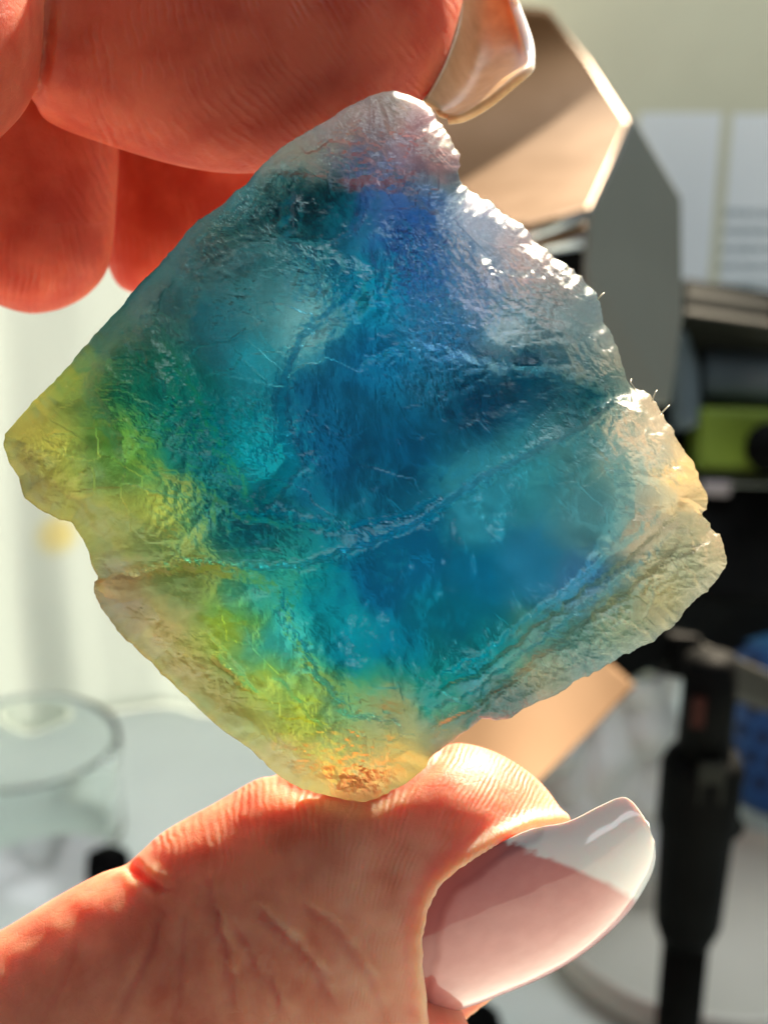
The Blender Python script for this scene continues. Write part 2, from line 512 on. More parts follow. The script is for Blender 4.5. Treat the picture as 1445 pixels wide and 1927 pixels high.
    for poly, lean, cross in FACETS:
        pc = np.mean(poly, 0)
        dd = poly_dist(X + jx, Y + jy, poly, True)[0]
        sdm = np.where(inside_poly(X + jx, Y + jy, poly), dd, -dd)
        mk = sstep(-20, 20, sdm)
        u_ = ((X - pc[0]) * .6 - (Y - pc[1]) * .8) * PXMM; v_ = ((X - pc[0]) * .8 + (Y - pc[1]) * .6) * PXMM
        front += rimr * mk * np.clip(lean * u_ + cross * v_, -.9, .9) * sstep(0, 2.5, D)
    rel = sstep(.12, .95, rel)
    # conchoidal scoops with sharp ridges between them, drawn out along the flow of the break
    fu, fv = ang * 7.0, rad / 3.4
    sc = 1.25 * scoops(fu + .5 * warp, fv + .5 * warp, 31) + .55 * scoops(a / 1.9 + .6 * warp, b / 1.5 - .4 * warp, 32)
    sc2 = scoops(a / .95 + warp, b / .62 + warp, 33)
    sc3 = scoops(a / .42 + 2 * warp, b / .33 - warp, 34)
    streak = ridged(ang * 46 + 2 * warp, rad / 2.6, 3, 17, .6)
    shard = 1.0 * facets(a / 4.4 + .25 * warp, b / 3.4 + .25 * warp, 205) + .55 * facets(a / 2.1 + .3 * warp + 40, b / 1.7, 211)
    patch = sstep(-.25, .35, fbm(a / 5, b / 5, 3, 222))                    # crushed patches between cleaner breaks
    body = rel * (.22 * sc + .48 * shard + patch * (.50 * sc2 + .34 * sc3 + .10 * streak + .50 * chips))
    front += rimr * soft * (body + .03 * fbm(a / 1.6, b / 1.6, 4, 91) + .02 * scoops(a / 2.2, b / 1.3, 36))
    # broad planes of the smoother areas
    front += rimr * (1 - .7 * rel) * .75 * scoops(a / 9 + .3 * warp, b / 7.5 + .3 * warp, 35)
    front += rimr * .30 * fbm(a / 7, b / 7, 3, 12)
    front = np.maximum(front, .06 * D)
    # back face: big conchoidal scoops that gather the light
    back = .35 * rimr + 5.4 * (1 - np.exp(-D / 4.2))
    back += rimr * ((.5 + 1.6 * rel) * scoops(a / 7.5 + warp * .3, b / 6.5 + warp * .3, 61) + (.12 + .8 * rel) * (.7 * scoops(a / 2.6 + warp * .6, b / 2.1, 62) + .2 * scoops(a / 1.1 + warp, b / .9, 63)))
    back = np.maximum(back, .1 * D)

    idf = -np.ones((ny, nx), int); use = ins | edge
    idf[use] = np.arange(use.sum())
    nf = use.sum()
    idb = idf.copy()
    idb[ins] = nf + np.arange(ins.sum())
    vf = P(X[use], Y[use], np.where(edge, 0, front)[use])
    vb = P(X[ins], Y[ins], -back[ins])
    V = np.vstack([vf, vb])
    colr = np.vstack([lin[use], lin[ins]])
    ve = np.concatenate([veil[use], veil[ins]]); re = np.concatenate([rel[use], rel[ins]])
    ok = use[:-1, :-1] & use[1:, :-1] & use[:-1, 1:] & use[1:, 1:]
    # only cells with at least one inside corner
    ok &= ins[:-1, :-1] | ins[1:, :-1] | ins[:-1, 1:] | ins[1:, 1:]
    i, j = np.nonzero(ok)
    qf = np.stack([idf[i, j], idf[i + 1, j], idf[i + 1, j + 1], idf[i, j + 1]], 1)
    qb = np.stack([idb[i, j], idb[i, j + 1], idb[i + 1, j + 1], idb[i + 1, j]], 1)
    faces = np.vstack([qf, qb])
    # drop faces made of rim points only
    return V, faces, colr, ve, re

def stone_material():
    m, nt, b, out = material('fluorite_zoned')
    L = nt.links.new
    vec = coords_mm(nt)
    zc = nd(nt, 'ShaderNodeAttribute', attribute_name='zone_shaded')
    vl = nd(nt, 'ShaderNodeAttribute', attribute_name='veil')
    rl = nd(nt, 'ShaderNodeAttribute', attribute_name='relief')
    # fine relief
    n1 = nd(nt, 'ShaderNodeTexNoise'); n1.inputs['Scale'].default_value = 3.2; n1.inputs['Detail'].default_value = 8; n1.inputs['Roughness'].default_value = .66; n1.inputs['Distortion'].default_value = .9
    mp = nd(nt, 'ShaderNodeMapping'); mp.inputs['Rotation'].default_value = (0, .6, 0); mp.inputs['Scale'].default_value = (1.0, 1.0, .55)
    L(vec, mp.inputs['Vector']); L(mp.outputs['Vector'], n1.inputs['Vector'])
    bp = nd(nt, 'ShaderNodeBump'); bp.inputs['Distance'].default_value = .00010
    st = nd(nt, 'ShaderNodeMath', operation='MULTIPLY_ADD'); st.inputs[1].default_value = .75; st.inputs[2].default_value = .12
    L(rl.outputs['Fac'], st.inputs[0]); L(st.outputs[0], bp.inputs['Strength'])
    L(n1.outputs['Fac'], bp.inputs['Height'])
    # specks of dust and rust in the colour
    n2 = nd(nt, 'ShaderNodeTexNoise'); n2.inputs['Scale'].default_value = .55; n2.inputs['Detail'].default_value = 6; n2.inputs['Roughness'].default_value = .7
    L(vec, n2.inputs['Vector'])
    mr = nd(nt, 'ShaderNodeMapRange'); mr.inputs['From Min'].default_value = .3; mr.inputs['From Max'].default_value = .7; mr.inputs['To Min'].default_value = .86; mr.inputs['To Max'].default_value = 1.12
    L(n2.outputs['Fac'], mr.inputs['Value'])
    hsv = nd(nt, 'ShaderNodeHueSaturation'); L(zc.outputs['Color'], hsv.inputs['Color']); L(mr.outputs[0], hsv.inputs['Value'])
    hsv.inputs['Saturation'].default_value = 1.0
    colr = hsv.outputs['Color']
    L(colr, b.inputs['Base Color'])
    b.inputs['Transmission Weight'].default_value = 1.0
    b.inputs['IOR'].default_value = 1.43; b.inputs['Specular IOR Level'].default_value = .14
    ro = nd(nt, 'ShaderNodeMath', operation='MULTIPLY_ADD'); ro.inputs[1].default_value = .06; ro.inputs[2].default_value = .10
    L(vl.outputs['Fac'], ro.inputs[0]); L(ro.outputs[0], b.inputs['Roughness'])
    L(bp.outputs['Normal'], b.inputs['Normal'])
    cw = nd(nt, 'ShaderNodeMath', operation='MULTIPLY'); cw.inputs[1].default_value = .03; L(rl.outputs['Fac'], cw.inputs[0]); L(cw.outputs[0], b.inputs['Coat Weight']); b.inputs['Coat Roughness'].default_value = .07; b.inputs['Coat IOR'].default_value = 1.43
    L(bp.outputs['Normal'], b.inputs['Coat Normal'])
    gm = nd(nt, 'ShaderNodeGamma'); gm.inputs['Gamma'].default_value = .84; L(colr, gm.inputs['Color'])
    tr = nd(nt, 'ShaderNodeBsdfTranslucent'); L(gm.outputs['Color'], tr.inputs['Color']); L(bp.outputs['Normal'], tr.inputs['Normal'])
    df = nd(nt, 'ShaderNodeBsdfDiffuse'); L(colr, df.inputs['Color']); L(bp.outputs['Normal'], df.inputs['Normal'])
    m2 = nd(nt, 'ShaderNodeMixShader'); m2.inputs[0].default_value = .06; L(tr.outputs[0], m2.inputs[1]); L(df.outputs[0], m2.inputs[2])
    mx = nd(nt, 'ShaderNodeMixShader')
    vf = nd(nt, 'ShaderNodeMath', operation='MULTIPLY_ADD'); vf.inputs[1].default_value = .24; vf.inputs[2].default_value = .06
    L(vl.outputs['Fac'], vf.inputs[0])
    sm2 = nd(nt, 'ShaderNodeMath', operation='SUBTRACT'); sm2.inputs[0].default_value = 1.0; L(rl.outputs['Fac'], sm2.inputs[1])
    sm3 = nd(nt, 'ShaderNodeMath', operation='MULTIPLY_ADD'); sm3.inputs[1].default_value = .17; L(sm2.outputs[0], sm3.inputs[0]); L(vf.outputs[0], sm3.inputs[2])
    L(sm3.outputs[0], mx.inputs[0])
    L(b.outputs[0], mx.inputs[1]); L(m2.outputs[0], mx.inputs[2])
    L(mx.outputs[0], out.inputs['Surface'])
    return m

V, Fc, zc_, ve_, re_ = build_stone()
stone = new_obj('fluorite_stone', V, Fc, stone_material(), attrs={'zone_shaded': zc_, 'veil': ve_, 'relief': re_}, smooth=False)
tag(stone, 'rough translucent crystal chunk zoned yellow-green, teal blue and violet, held between two fingertips', 'crystal')

m_lint = plain('lint_pale', (.8, .72, .55), .6, vary=.1)
for (x, y, dx, dy, l) in ((1198,735,-10,-14,1),(1228,750,4,-10,1),(1246,775,8,-8,1),(1126,560,6,-6,1)):
    q = [P(x - dx * .6, y - dy * .6, .25), P(x + dx * .5, y + dy * .4, .5), P(x + dx * 1.2, y + dy * 1.1, .45), P(x + dx * 1.3 + 3, y + dy * 1.6, .3)]
    tube('lint_fibre', q, [.000045, .000045, .00004, .00003], m_lint, stone, n=6)

# ================================================================== the hand
def sweep(stations, n=7, seg=48, flat=2.0):
    """stations: (upper contour x,y, lower contour x,y, centre z mm, half depth mm) -> closed tube of ellipses"""
    S = catmull(stations, n)
    vs, fs = [], []
    ph = np.linspace(0, 2 * np.pi, seg, endpoint=False)
    c = np.sign(np.cos(ph)) * np.abs(np.cos(ph)) ** (2 / flat); s = np.sign(np.sin(ph)) * np.abs(np.sin(ph)) ** (2 / flat)
    for r in S:
        cx, cy, hx, hy = (r[0] + r[2]) / 2, (r[1] + r[3]) / 2, (r[0] - r[2]) / 2, (r[1] - r[3]) / 2
        vs.append(P(cx + hx * c, cy + hy * c, r[4] + r[5] * s))
    k = len(S)
    V = np.vstack(vs)
    for i in range(k - 1):
        for j in range(seg):
            fs.append([i * seg + j, i * seg + (j + 1) % seg, (i + 1) * seg + (j + 1) % seg, (i + 1) * seg + j])
    fs.append(list(range(seg))[::-1]); fs.append([(k - 1) * seg + j for j in range(seg)])
    return V, fs

def chain(nodes, seg=32, per=8):
    """a tapered limb through (px, py, z mm, radius mm) nodes with ball ends"""
    N = catmull([(*P(a, b, c), r / 1000) for a, b, c, r in nodes], per)
    pts, rad = N[:, :3], N[:, 3]
    # ball caps
    t0 = (pts[0] - pts[1]) / np.linalg.norm(pts[0] - pts[1]); t1 = (pts[-1] - pts[-2]) / np.linalg.norm(pts[-1] - pts[-2])
    def cap(p, r, t, flip):
        q = [(p + t * r * math.sin(a), r * math.cos(a)) for a in (0.35, .7, 1.0, 1.25, 1.45, 1.54)]
        return q[::-1] if flip else q
    ring = cap(pts[0], rad[0], t0, True) + list(zip(pts, rad)) + cap(pts[-1], rad[-1], t1, False)
    vs, fs = [], []
    a = None
    for i, (p, r) in enumerate(ring):
        q0 = ring[max(i - 1, 0)][0]; q1 = ring[min(i + 1, len(ring) - 1)][0]
        t = (q1 - q0); t /= np.linalg.norm(t) + 1e-12
        if a is None:
            a = np.cross(t, (0.3, .5, .8))
        a = a - t * (a @ t); a /= np.linalg.norm(a); b = np.cross(t, a)
        for k in range(seg):
            th = 2 * math.pi * k / seg
            vs.append(p + (a * math.cos(th) + b * math.sin(th)) * r)
    k = len(ring)
    for i in range(k - 1):
        for j in range(seg):
            fs.append([i * seg + j, i * seg + (j + 1) % seg, (i + 1) * seg + (j + 1) % seg, (i + 1) * seg + j])
    fs.append(list(range(seg))[::-1]); fs.append([(k - 1) * seg + j for j in range(seg)])
    return np.array(vs), fs

# index finger: end joint lying over the stone's top edge
INDEX = [(70,-330,40,150,-6.5,7.6),(78,-300,66,196,-7.6,7.4),(110,-290,96,232,-8.2,7.8),(200,-280,200,272,-8.6,8.0),(350,-270,350,315,-8.8,8.2),(470,-262,470,326,-9,8.2),
         (580,-250,600,306,-9.2,8.0),(680,-232,710,262,-9.2,7.6),(760,-205,770,224,-9.4,6.8),(815,-160,806,188,-9.6,5.8),(848,-110,838,120,-10,4.4),(864,-60,858,52,-10.4,2.6),(872,-22,870,6,-10.8,.8)]
# middle joint of the same finger, nearer to the lens
JOINT = [(-700,-330,-560,420,-3,9.0),(-420,-380,-360,420,1.5,8.8),(-180,-360,-160,370,3.0,8.4),(-60,-320,-60,310,2.4,8.0),(20,-250,10,250,.6,7.2),(66,-160,54,196,-1.8,5.8),(92,-80,84,110,-4.4,3.6),(98,-20,97,30,-6,1.0)]
# curled middle and ring finger behind
MIDDLE = [(-150,-250,240,-230,-21,6.6),(-140,0,240,0,-20.5,6.6),(-130,200,226,210,-20,6.5),(-125,330,222,330,-20,6.4),(-110,420,216,430,-20.2,6.2),(-80,500,203,505,-20.6,5.6),(-36,556,168,552,-21.2,4.4),(20,582,118,580,-22,2.6),(55,590,75,589.5,-22.6,.8)]
RING = [(190,-200,620,-200,-32,6.6),(190,100,600,110,-31.5,6.6),(192,280,590,290,-31,6.4),(194,380,560,400,-31,6.2),(197,450,520,470,-31.2,5.6),(206,508,440,520,-31.6,4.4),(226,540,350,546,-32,2.6),(256,553,290,554,-32.4,.8)]
THUMB = [(-420,2010,60,2760,-9,10),(-120,1815,250,2560,-8,10),(0,1752,340,2480,-7.6,9.8),(110,1686,430,2400,-7.3,9.6),(190,1643,500,2335,-7.1,9.4),(236,1628,540,2300,-7.0,9.25),(262,1606,560,2285,-7.0,9.2),
         (310,1564,604,2250,-7.0,9.2),(400,1514,672,2190,-7.0,9.2),(520,1450,752,2120,-7.0,9.2),(680,1412,820,2030,-7.0,9.0),(800,1398,862,1960,-7.0,8.8),(880,1400,900,1925,-7.2,8.6),(950,1424,945,1890,-7.6,8.0),
         (1012,1468,1000,1838,-8.0,7.0),(1050,1515,1042,1772,-8.4,5.6),(1074,1556,1070,1700,-8.8,3.8),(1086,1600,1085,1650,-9.2,1.6)]
# thumb nail: frame along and across the nail, in photo pixels
NL = np.array([.885, -.466]); NW = np.array([.466, .885]); NO = np.array([800., 1700.])
def nail_lw(px, py):
    dx, dy = px - NO[0], py - NO[1]
    return dx * NL[0] + dy * NL[1], dx * NW[0] + dy * NW[1]
NAIL_BED = [(1092,1552),(1040,1556),(1000,1562),(940,1588),(900,1612),(858,1640),(828,1668),(806,1712),(796,1760),(796,1820),(802,1880),(806,1925),(900,1940),(1010,1900),(1120,1800),(1160,1700),(1140,1600)]

def build_hand():
    parts = [sweep(INDEX, flat=2.15), sweep(JOINT), sweep(MIDDLE), sweep(RING), sweep(THUMB, flat=2.1),
             # the rest of the hand outside the picture, so that the fingers belong together
             chain([(-430,20,0,9),(-900,-20,-6,10),(-1350,250,-16,12)]),
             chain([(30,-180,-21,6.6),(-60,-420,-24,7.6),(-500,-500,-30,8.4),(-1050,-250,-30,10),(-1500,350,-26,12)]),
             chain([(400,-160,-32,6.4),(250,-480,-36,7.4),(-500,-650,-44,8.2),(-1100,-350,-42,10),(-1600,400,-36,12)]),
             chain([(-200,2350,-9,11),(-700,2500,-14,12.5),(-1250,2100,-20,14)]),
             chain([(-1350,200,-18,13),(-1500,900,-24,16),(-1450,1600,-24,16),(-1200,2150,-20,14)]),
             chain([(-1600,350,-30,13),(-1900,1000,-32,17),(-1900,1700,-32,17),(-1500,2200,-24,15)]),
             chain([(-1650,1300,-28,18),(-2300,2100,-34,21),(-3000,3000,-40,23)])]
    vs, fs, off = [], [], 0
    for v, f in parts:
        vs.append(v); fs += [[i + off for i in q] for q in f]; off += len(v)
    tmp = new_obj('hand_source', np.vstack(vs), fs, None, origin=STONE)
    bm = bmesh.new(); bm.from_mesh(tmp.data); bmesh.ops.recalc_face_normals(bm, faces=bm.faces); bm.to_mesh(tmp.data); bm.free()
    m = tmp.modifiers.new('remesh', 'REMESH'); m.mode = 'VOXEL'; m.voxel_size = .00030; m.adaptivity = 0
    sm = tmp.modifiers.new('smooth', 'SMOOTH'); sm.iterations = 6; sm.factor = .5
    dg = bpy.context.evaluated_depsgraph_get()
    me = bpy.data.meshes.new_from_object(tmp.evaluated_get(dg))
    bpy.data.objects.remove(tmp)
    n = len(me.vertices)
    co = np.zeros(n * 3); me.vertices.foreach_get('co', co); co = co.reshape(-1, 3) + STONE
    no = np.zeros(n * 3); me.vertices.foreach_get('normal', no); no = no.reshape(-1, 3)
    px, py, z = project(co)
    facing = -(no @ FWD)
    fr = sstep(-.1, .25, facing)
    thumb = (py > 1330) & (z > -22) & (px > -700)
    index = (py < 420) & (z > -18.5) & (px > -300)
    dpl = np.zeros(n)
    # nail bed of the thumb: sunk under the nail, with a raised fold round it
    s = thumb & (px > 600)
    d, _, _, _ = poly_dist(px[s], py[s], NAIL_BED, True)
    sd = np.where(inside_poly(px[s], py[s], NAIL_BED), d, -d)
    fold = .55 * np.exp(-((sd + 14) / 14) ** 2) * sstep(1130, 1040, px[s])
    dpl[s] += (-3.0 * sstep(-2, 14, sd) + fold) * fr[s]
    # creases: polyline in photo pixels, depth mm, width px
    CREASES = [
        (thumb, [(236,1618),(262,1650),(300,1672),(330,1680)], .42, 10), (thumb, [(250,1630),(300,1700),(330,1760)], .12, 8),
        (thumb, [(400,1700),(416,1770),(432,1840),(446,1935)], .34, 11), (thumb, [(300,1720),(286,1790),(255,1850),(210,1930)], .22, 9),
        (thumb, [(470,1700),(540,1760),(600,1830),(640,1935)], .24, 10), (thumb, [(392,1650),(398,1720)], .18, 10),
        (thumb, [(560,1690),(640,1760),(700,1850),(730,1935)], .16, 9), (thumb, [(350,1720),(342,1800),(330,1935)], .14, 8),
        (thumb, [(500,1800),(520,1860),(526,1935)], .16, 8), (thumb, [(430,1720),(470,1800),(560,1935)], .13, 8),
        (thumb, [(800,1700),(770,1760),(768,1840),(790,1935)], .12, 8), (thumb, [(150,1760),(120,1850),(70,1935)], .12, 9),
        (index, [(92,-10),(88,60),(80,130),(66,205)], .45, 9), (index, [(120,215),(180,262),(250,285)], .06, 8),
    ]
    for mask, line, dep, w in CREASES:
        s = mask & (px > min(p[0] for p in line) - 60) & (px < max(p[0] for p in line) + 60) & (py > min(p[1] for p in line) - 60) & (py < max(p[1] for p in line) + 60)
        if not s.any(): continue
        wob = 5 * fbm(px[s] / 40, py[s] / 40, 2, 5)
        d, _, _, tp = poly_dist(px[s] + wob, py[s] - wob, line)
        prof = np.exp(-(d / w) ** 2) - .45 * np.exp(-((d - 2.2 * w) / (1.4 * w)) ** 2)
        dpl[s] -= dep * prof * fr[s] * sstep(0, .12, tp) * (1 - .8 * sstep(.6, 1, tp))
    # where the stone presses into both pads
    s = thumb
    d, _, _, _ = poly_dist(px[s], py[s], [(520,1462),(570,1484),(650,1506),(690,1510),(750,1482),(805,1440),(830,1408)])
    dpl[s] -= .35 * np.exp(-(d / 22) ** 2) * sstep(6, -2, z[s])
    dpl += .05 * fbm(px / 60, py / 60, 4, 88) * fr
    # fingerprint ridges: a smooth phase (radians) the skin material turns into relief
    ramp = sstep(480, 900, px)
    ph_t = (px + 8 * fbm(px / 90, py / 90, 2, 61) + ramp * .75 * (py - 1560) - .10 * (py - 1560) + .0004 * (px - 600) ** 2) / 13.5
    ri = sstep(220, 640, px)
    ph_i = (px + 9 * fbm(px / 110, py / 110, 2, 62) - (.15 + .62 * ri) * (py - 120) - .0006 * (py - 60) ** 2) / 19.0
    ph_c = (px + .0016 * (py - 640) ** 2 * np.where(px < 100, -.2, .25) + 6 * fbm(px / 90, py / 90, 2, 63)) / 15.0
    phase = np.where(thumb, ph_t, np.where(index, ph_i, ph_c)) * 2 * math.pi
    amp_t = .8 * sstep(150, 300, px) * (1 - .75 * sstep(1560, 1720, py)) * (1 - .3 * sstep(700, 900, px)) * np.where(sstep(-4, 16, 0 * px) > 2, 0, 1)
    amp_i = sstep(95, 200, px) * (1 - .55 * sstep(560, 760, px)); amp_c = .8 * sstep(300, 480, py)
    amp = np.where(thumb, amp_t, np.where(index, amp_i, amp_c)) * (.15 + .85 * sstep(-.5, .6, fbm(px / 55, py / 55, 4, 19)))
    vis = (px > -80) & (px < 1500)
    co = co + no * (dpl / 1000.0)[:, None]
    me.vertices.foreach_set('co', (co - STONE).ravel())
    pale = np.where(thumb, (.25 + .6 * sstep(420, 820, px)) * sstep(1440, 1590, py) * (.75 + .5 * fbm(px / 90, py / 90, 3, 7)), 0)
    for k, a in (('phase', phase), ('ridge', amp * vis), ('pale', np.clip(pale, 0, 1)), ('backlit_red', np.where(thumb, 0, 1.0) * sstep(900, 600, py))):  # backlit glow and shade of the upper fingers put into the skin colour
        t = me.attributes.new(k, 'FLOAT', 'POINT'); t.data.foreach_set('value', a.astype(np.float32))
    me.polygons.foreach_set('use_smooth', np.ones(len(me.polygons), bool))
    me.update()
    o = bpy.data.objects.new('hand', me); col.objects.link(o); o.location = Vector(STONE)
    return o

def skin_material():
    m, nt, b, out = material('skin')
    L = nt.links.new
    vec = coords_mm(nt)
    ph = nd(nt, 'ShaderNodeAttribute', attribute_name='phase'); am = nd(nt, 'ShaderNodeAttribute', attribute_name='ridge')
    n1 = nd(nt, 'ShaderNodeTexNoise'); n1.inputs['Scale'].default_value = .30; n1.inputs['Detail'].default_value = 5; L(vec, n1.inputs['Vector'])
    r = nd(nt, 'ShaderNodeValToRGB'); r.color_ramp.elements[0].position = .38; r.color_ramp.elements[1].position = .62
    r.color_ramp.elements[0].color = (.54, .13, .07, 1); r.color_ramp.elements[1].color = (.68, .24, .14, 1)
    L(n1.outputs['Fac'], r.inputs['Fac'])
    # ridges
    nw = nd(nt, 'ShaderNodeTexNoise'); nw.inputs['Scale'].default_value = 1.1; nw.inputs['Detail'].default_value = 3; L(vec, nw.inputs['Vector'])
    ad = nd(nt, 'ShaderNodeMath', operation='MULTIPLY_ADD'); ad.inputs[1].default_value = 5.0; L(nw.outputs['Fac'], ad.inputs[0]); L(ph.outputs['Fac'], ad.inputs[2])
    sn = nd(nt, 'ShaderNodeMath', operation='SINE'); L(ad.outputs[0], sn.inputs[0])
    ml = nd(nt, 'ShaderNodeMath', operation='MULTIPLY'); L(sn.outputs[0], ml.inputs[0]); L(am.outputs['Fac'], ml.inputs[1])
    n2 = nd(nt, 'ShaderNodeTexNoise'); n2.inputs['Scale'].default_value = 4.5; n2.inputs['Detail'].default_value = 6; n2.inputs['Roughness'].default_value = .6; L(vec, n2.inputs['Vector'])
    vo = nd(nt, 'ShaderNodeTexVoronoi', feature='DISTANCE_TO_EDGE'); vo.inputs['Scale'].default_value = 1.15
    wob = nd(nt, 'ShaderNodeMix', data_type='RGBA'); wob.inputs['Factor'].default_value = .22; L(vec, wob.inputs['A']); L(n2.outputs['Color'], wob.inputs['B']); L(wob.outputs['Result'], vo.inputs['Vector'])
    vm = nd(nt, 'ShaderNodeMapRange'); vm.inputs['From Max'].default_value = .07; L(vo.outputs['Distance'], vm.inputs['Value'])
    vs_ = nd(nt, 'ShaderNodeMath', operation='MULTIPLY'); vs_.inputs[1].default_value = .22; L(vm.outputs[0], vs_.inputs[0])
    hv = nd(nt, 'ShaderNodeMath', operation='ADD'); L(vs_.outputs[0], hv.inputs[0]); L(ml.outputs[0], hv.inputs[1])
    hs = nd(nt, 'ShaderNodeMath', operation='MULTIPLY_ADD'); hs.inputs[1].default_value = .9; L(n2.outputs['Fac'], hs.inputs[0]); L(hv.outputs[0], hs.inputs[2])
    bp = nd(nt, 'ShaderNodeBump'); bp.inputs['Strength'].default_value = .5; bp.inputs['Distance'].default_value = .000085
    L(hs.outputs[0], bp.inputs['Height']); L(bp.outputs['Normal'], b.inputs['Normal'])
    # paler ridge tops (dry skin)
    mr = nd(nt, 'ShaderNodeMapRange'); mr.inputs['From Min'].default_value = .2; mr.inputs['From Max'].default_value = 1; mr.inputs['To Max'].default_value = .12; L(ml.outputs[0], mr.inputs['Value'])
    mx = nd(nt, 'ShaderNodeMix', data_type='RGBA'); mx.inputs['B'].default_value = (.86, .58, .46, 1); L(mr.outputs[0], mx.inputs['Factor']); L(r.outputs['Color'], mx.inputs['A'])
    pa = nd(nt, 'ShaderNodeAttribute', attribute_name='pale'); mp_ = nd(nt, 'ShaderNodeMix', data_type='RGBA'); mp_.inputs['B'].default_value = (.76, .42, .29, 1)
    L(pa.outputs['Fac'], mp_.inputs['Factor']); dp = nd(nt, 'ShaderNodeAttribute', attribute_name='backlit_red'); md = nd(nt, 'ShaderNodeMix', data_type='RGBA', blend_type='MULTIPLY'); md.inputs['B'].default_value = (.82, .50, .46, 1); L(dp.outputs['Fac'], md.inputs['Factor']); L(mx.outputs['Result'], md.inputs['A']); L(md.outputs['Result'], mp_.inputs['A']); L(mp_.outputs['Result'], b.inputs['Base Color'])
    b.subsurface_method = 'RANDOM_WALK'
    b.inputs['Subsurface Weight'].default_value = 1.0
    b.inputs['Subsurface Radius'].default_value = (1.0, .26, .12)
    b.inputs['Subsurface Scale'].default_value = .0066
    b.inputs['Roughness'].default_value = .5
    b.inputs['Specular IOR Level'].default_value = .28
    return m

hand = build_hand()
hand.data.materials.append(skin_material())
tag(hand, 'hand with long polished nails pinching the crystal chunk between index finger and thumb', 'hand')

def nail_material():
    m, nt, b, out = material('nail_lacquer')
    L = nt.links.new
    vec = coords_mm(nt)
    tp = nd(nt, 'ShaderNodeAttribute', attribute_name='tip')
    n = nd(nt, 'ShaderNodeTexNoise'); n.inputs['Scale'].default_value = .9; n.inputs['Detail'].default_value = 5; L(vec, n.inputs['Vector'])
    r = nd(nt, 'ShaderNodeValToRGB'); r.color_ramp.elements[0].position = .35; r.color_ramp.elements[1].position = .7
    r.color_ramp.elements[0].color = (.61, .225, .215, 1); r.color_ramp.elements[1].color = (.65, .255, .24, 1)
    L(n.outputs['Fac'], r.inputs['Fac'])
    mx = nd(nt, 'ShaderNodeMix', data_type='RGBA'); mx.inputs['B'].default_value = (.78, .75, .75, 1)
    gw = nd(nt, 'ShaderNodeAttribute', attribute_name='grown'); mg = nd(nt, 'ShaderNodeMix', data_type='RGBA'); mg.inputs['B'].default_value = (.46, .13, .125, 1); L(gw.outputs['Fac'], mg.inputs['Factor']); L(r.outputs['Color'], mg.inputs['A'])
    L(tp.outputs['Fac'], mx.inputs['Factor']); L(mg.outputs['Result'], mx.inputs['A']); L(mx.outputs['Result'], b.inputs['Base Color'])
    b.inputs['Subsurface Weight'].default_value = .6
    b.inputs['Subsurface Radius'].default_value = (1.0, .6, .45)
    b.inputs['Subsurface Scale'].default_value = .0004
    b.inputs['Roughness'].default_value = .4; b.inputs['Specular IOR Level'].default_value = .25
    b.inputs['Coat Weight'].default_value = .9; b.inputs['Coat Roughness'].default_value = .05
    n2 = nd(nt, 'ShaderNodeTexNoise'); n2.inputs['Scale'].default_value = .35; n2.inputs['Detail'].default_value = 1; L(vec, n2.inputs['Vector'])
    bp = nd(nt, 'ShaderNodeBump'); bp.inputs['Strength'].default_value = .12; bp.inputs['Distance'].default_value = .0003
    mp = nd(nt, 'ShaderNodeMapping'); mp.inputs['Rotation'].default_value = (0, math.radians(28), 0); L(vec, mp.inputs['Vector'])
    mq = nd(nt, 'ShaderNodeMapping'); mq.inputs['Scale'].default_value = (.10, .9, .9); L(mp.outputs['Vector'], mq.inputs['Vector'])
    n3 = nd(nt, 'ShaderNodeTexNoise'); n3.inputs['Scale'].default_value = 1.3; n3.inputs['Detail'].default_value = 4; L(mq.outputs['Vector'], n3.inputs['Vector'])
    sm_ = nd(nt, 'ShaderNodeMath', operation='MULTIPLY_ADD'); sm_.inputs[1].default_value = .3; L(n3.outputs['Fac'], sm_.inputs[0])
    lm = nd(nt, 'ShaderNodeMapRange'); lm.interpolation_type = 'SMOOTHSTEP'; lm.inputs['From Min'].default_value = .2; lm.inputs['From Max'].default_value = .8; L(n2.outputs['Fac'], lm.inputs['Value']); L(lm.outputs[0], sm_.inputs[2])
    L(sm_.outputs[0], bp.inputs['Height']); L(bp.outputs['Normal'], b.inputs['Normal']); L(bp.outputs['Normal'], b.inputs['Coat Normal'])
    return m
m_nail = nail_material()

def shell(name, G, tip, mat, parent, thick, grown=None):
    """grid of points (rows, cols, 3) -> plate with thickness on the side away from its normal"""
    r, c, _ = G.shape
    du = np.gradient(G, axis=0); dv = np.gradient(G, axis=1)
    N = np.cross(du, dv); N /= np.linalg.norm(N, axis=2, keepdims=True) + 1e-15
    V = np.vstack([G.reshape(-1, 3), (G + N * np.asarray(thick)[..., None]).reshape(-1, 3)])
    f = []
    k = r * c
    for i in range(r - 1):
        for j in range(c - 1):
            a, b, d, e = i * c + j, i * c + j + 1, (i + 1) * c + j + 1, (i + 1) * c + j
            f.append([a, b, d, e]); f.append([a + k, e + k, d + k, b + k])
    rim = [i * c for i in range(r)] + [(r - 1) * c + j for j in range(1, c)] + [i * c + c - 1 for i in range(r - 2, -1, -1)] + [j for j in range(c - 2, 0, -1)]
    for q in range(len(rim)):
        a, b = rim[q], rim[(q + 1) % len(rim)]
        f.append([a, b, b + k, a + k])
    o = new_obj(name, V, f, mat, parent, attrs={'tip': np.concatenate([tip.ravel(), tip.ravel()]), 'grown': np.concatenate([(tip * 0 if grown is None else grown).ravel()] * 2)})
    bm = bmesh.new(); bm.from_mesh(o.data); bmesh.ops.recalc_face_normals(bm, faces=bm.faces); bm.to_mesh(o.data); bm.free()
    return o

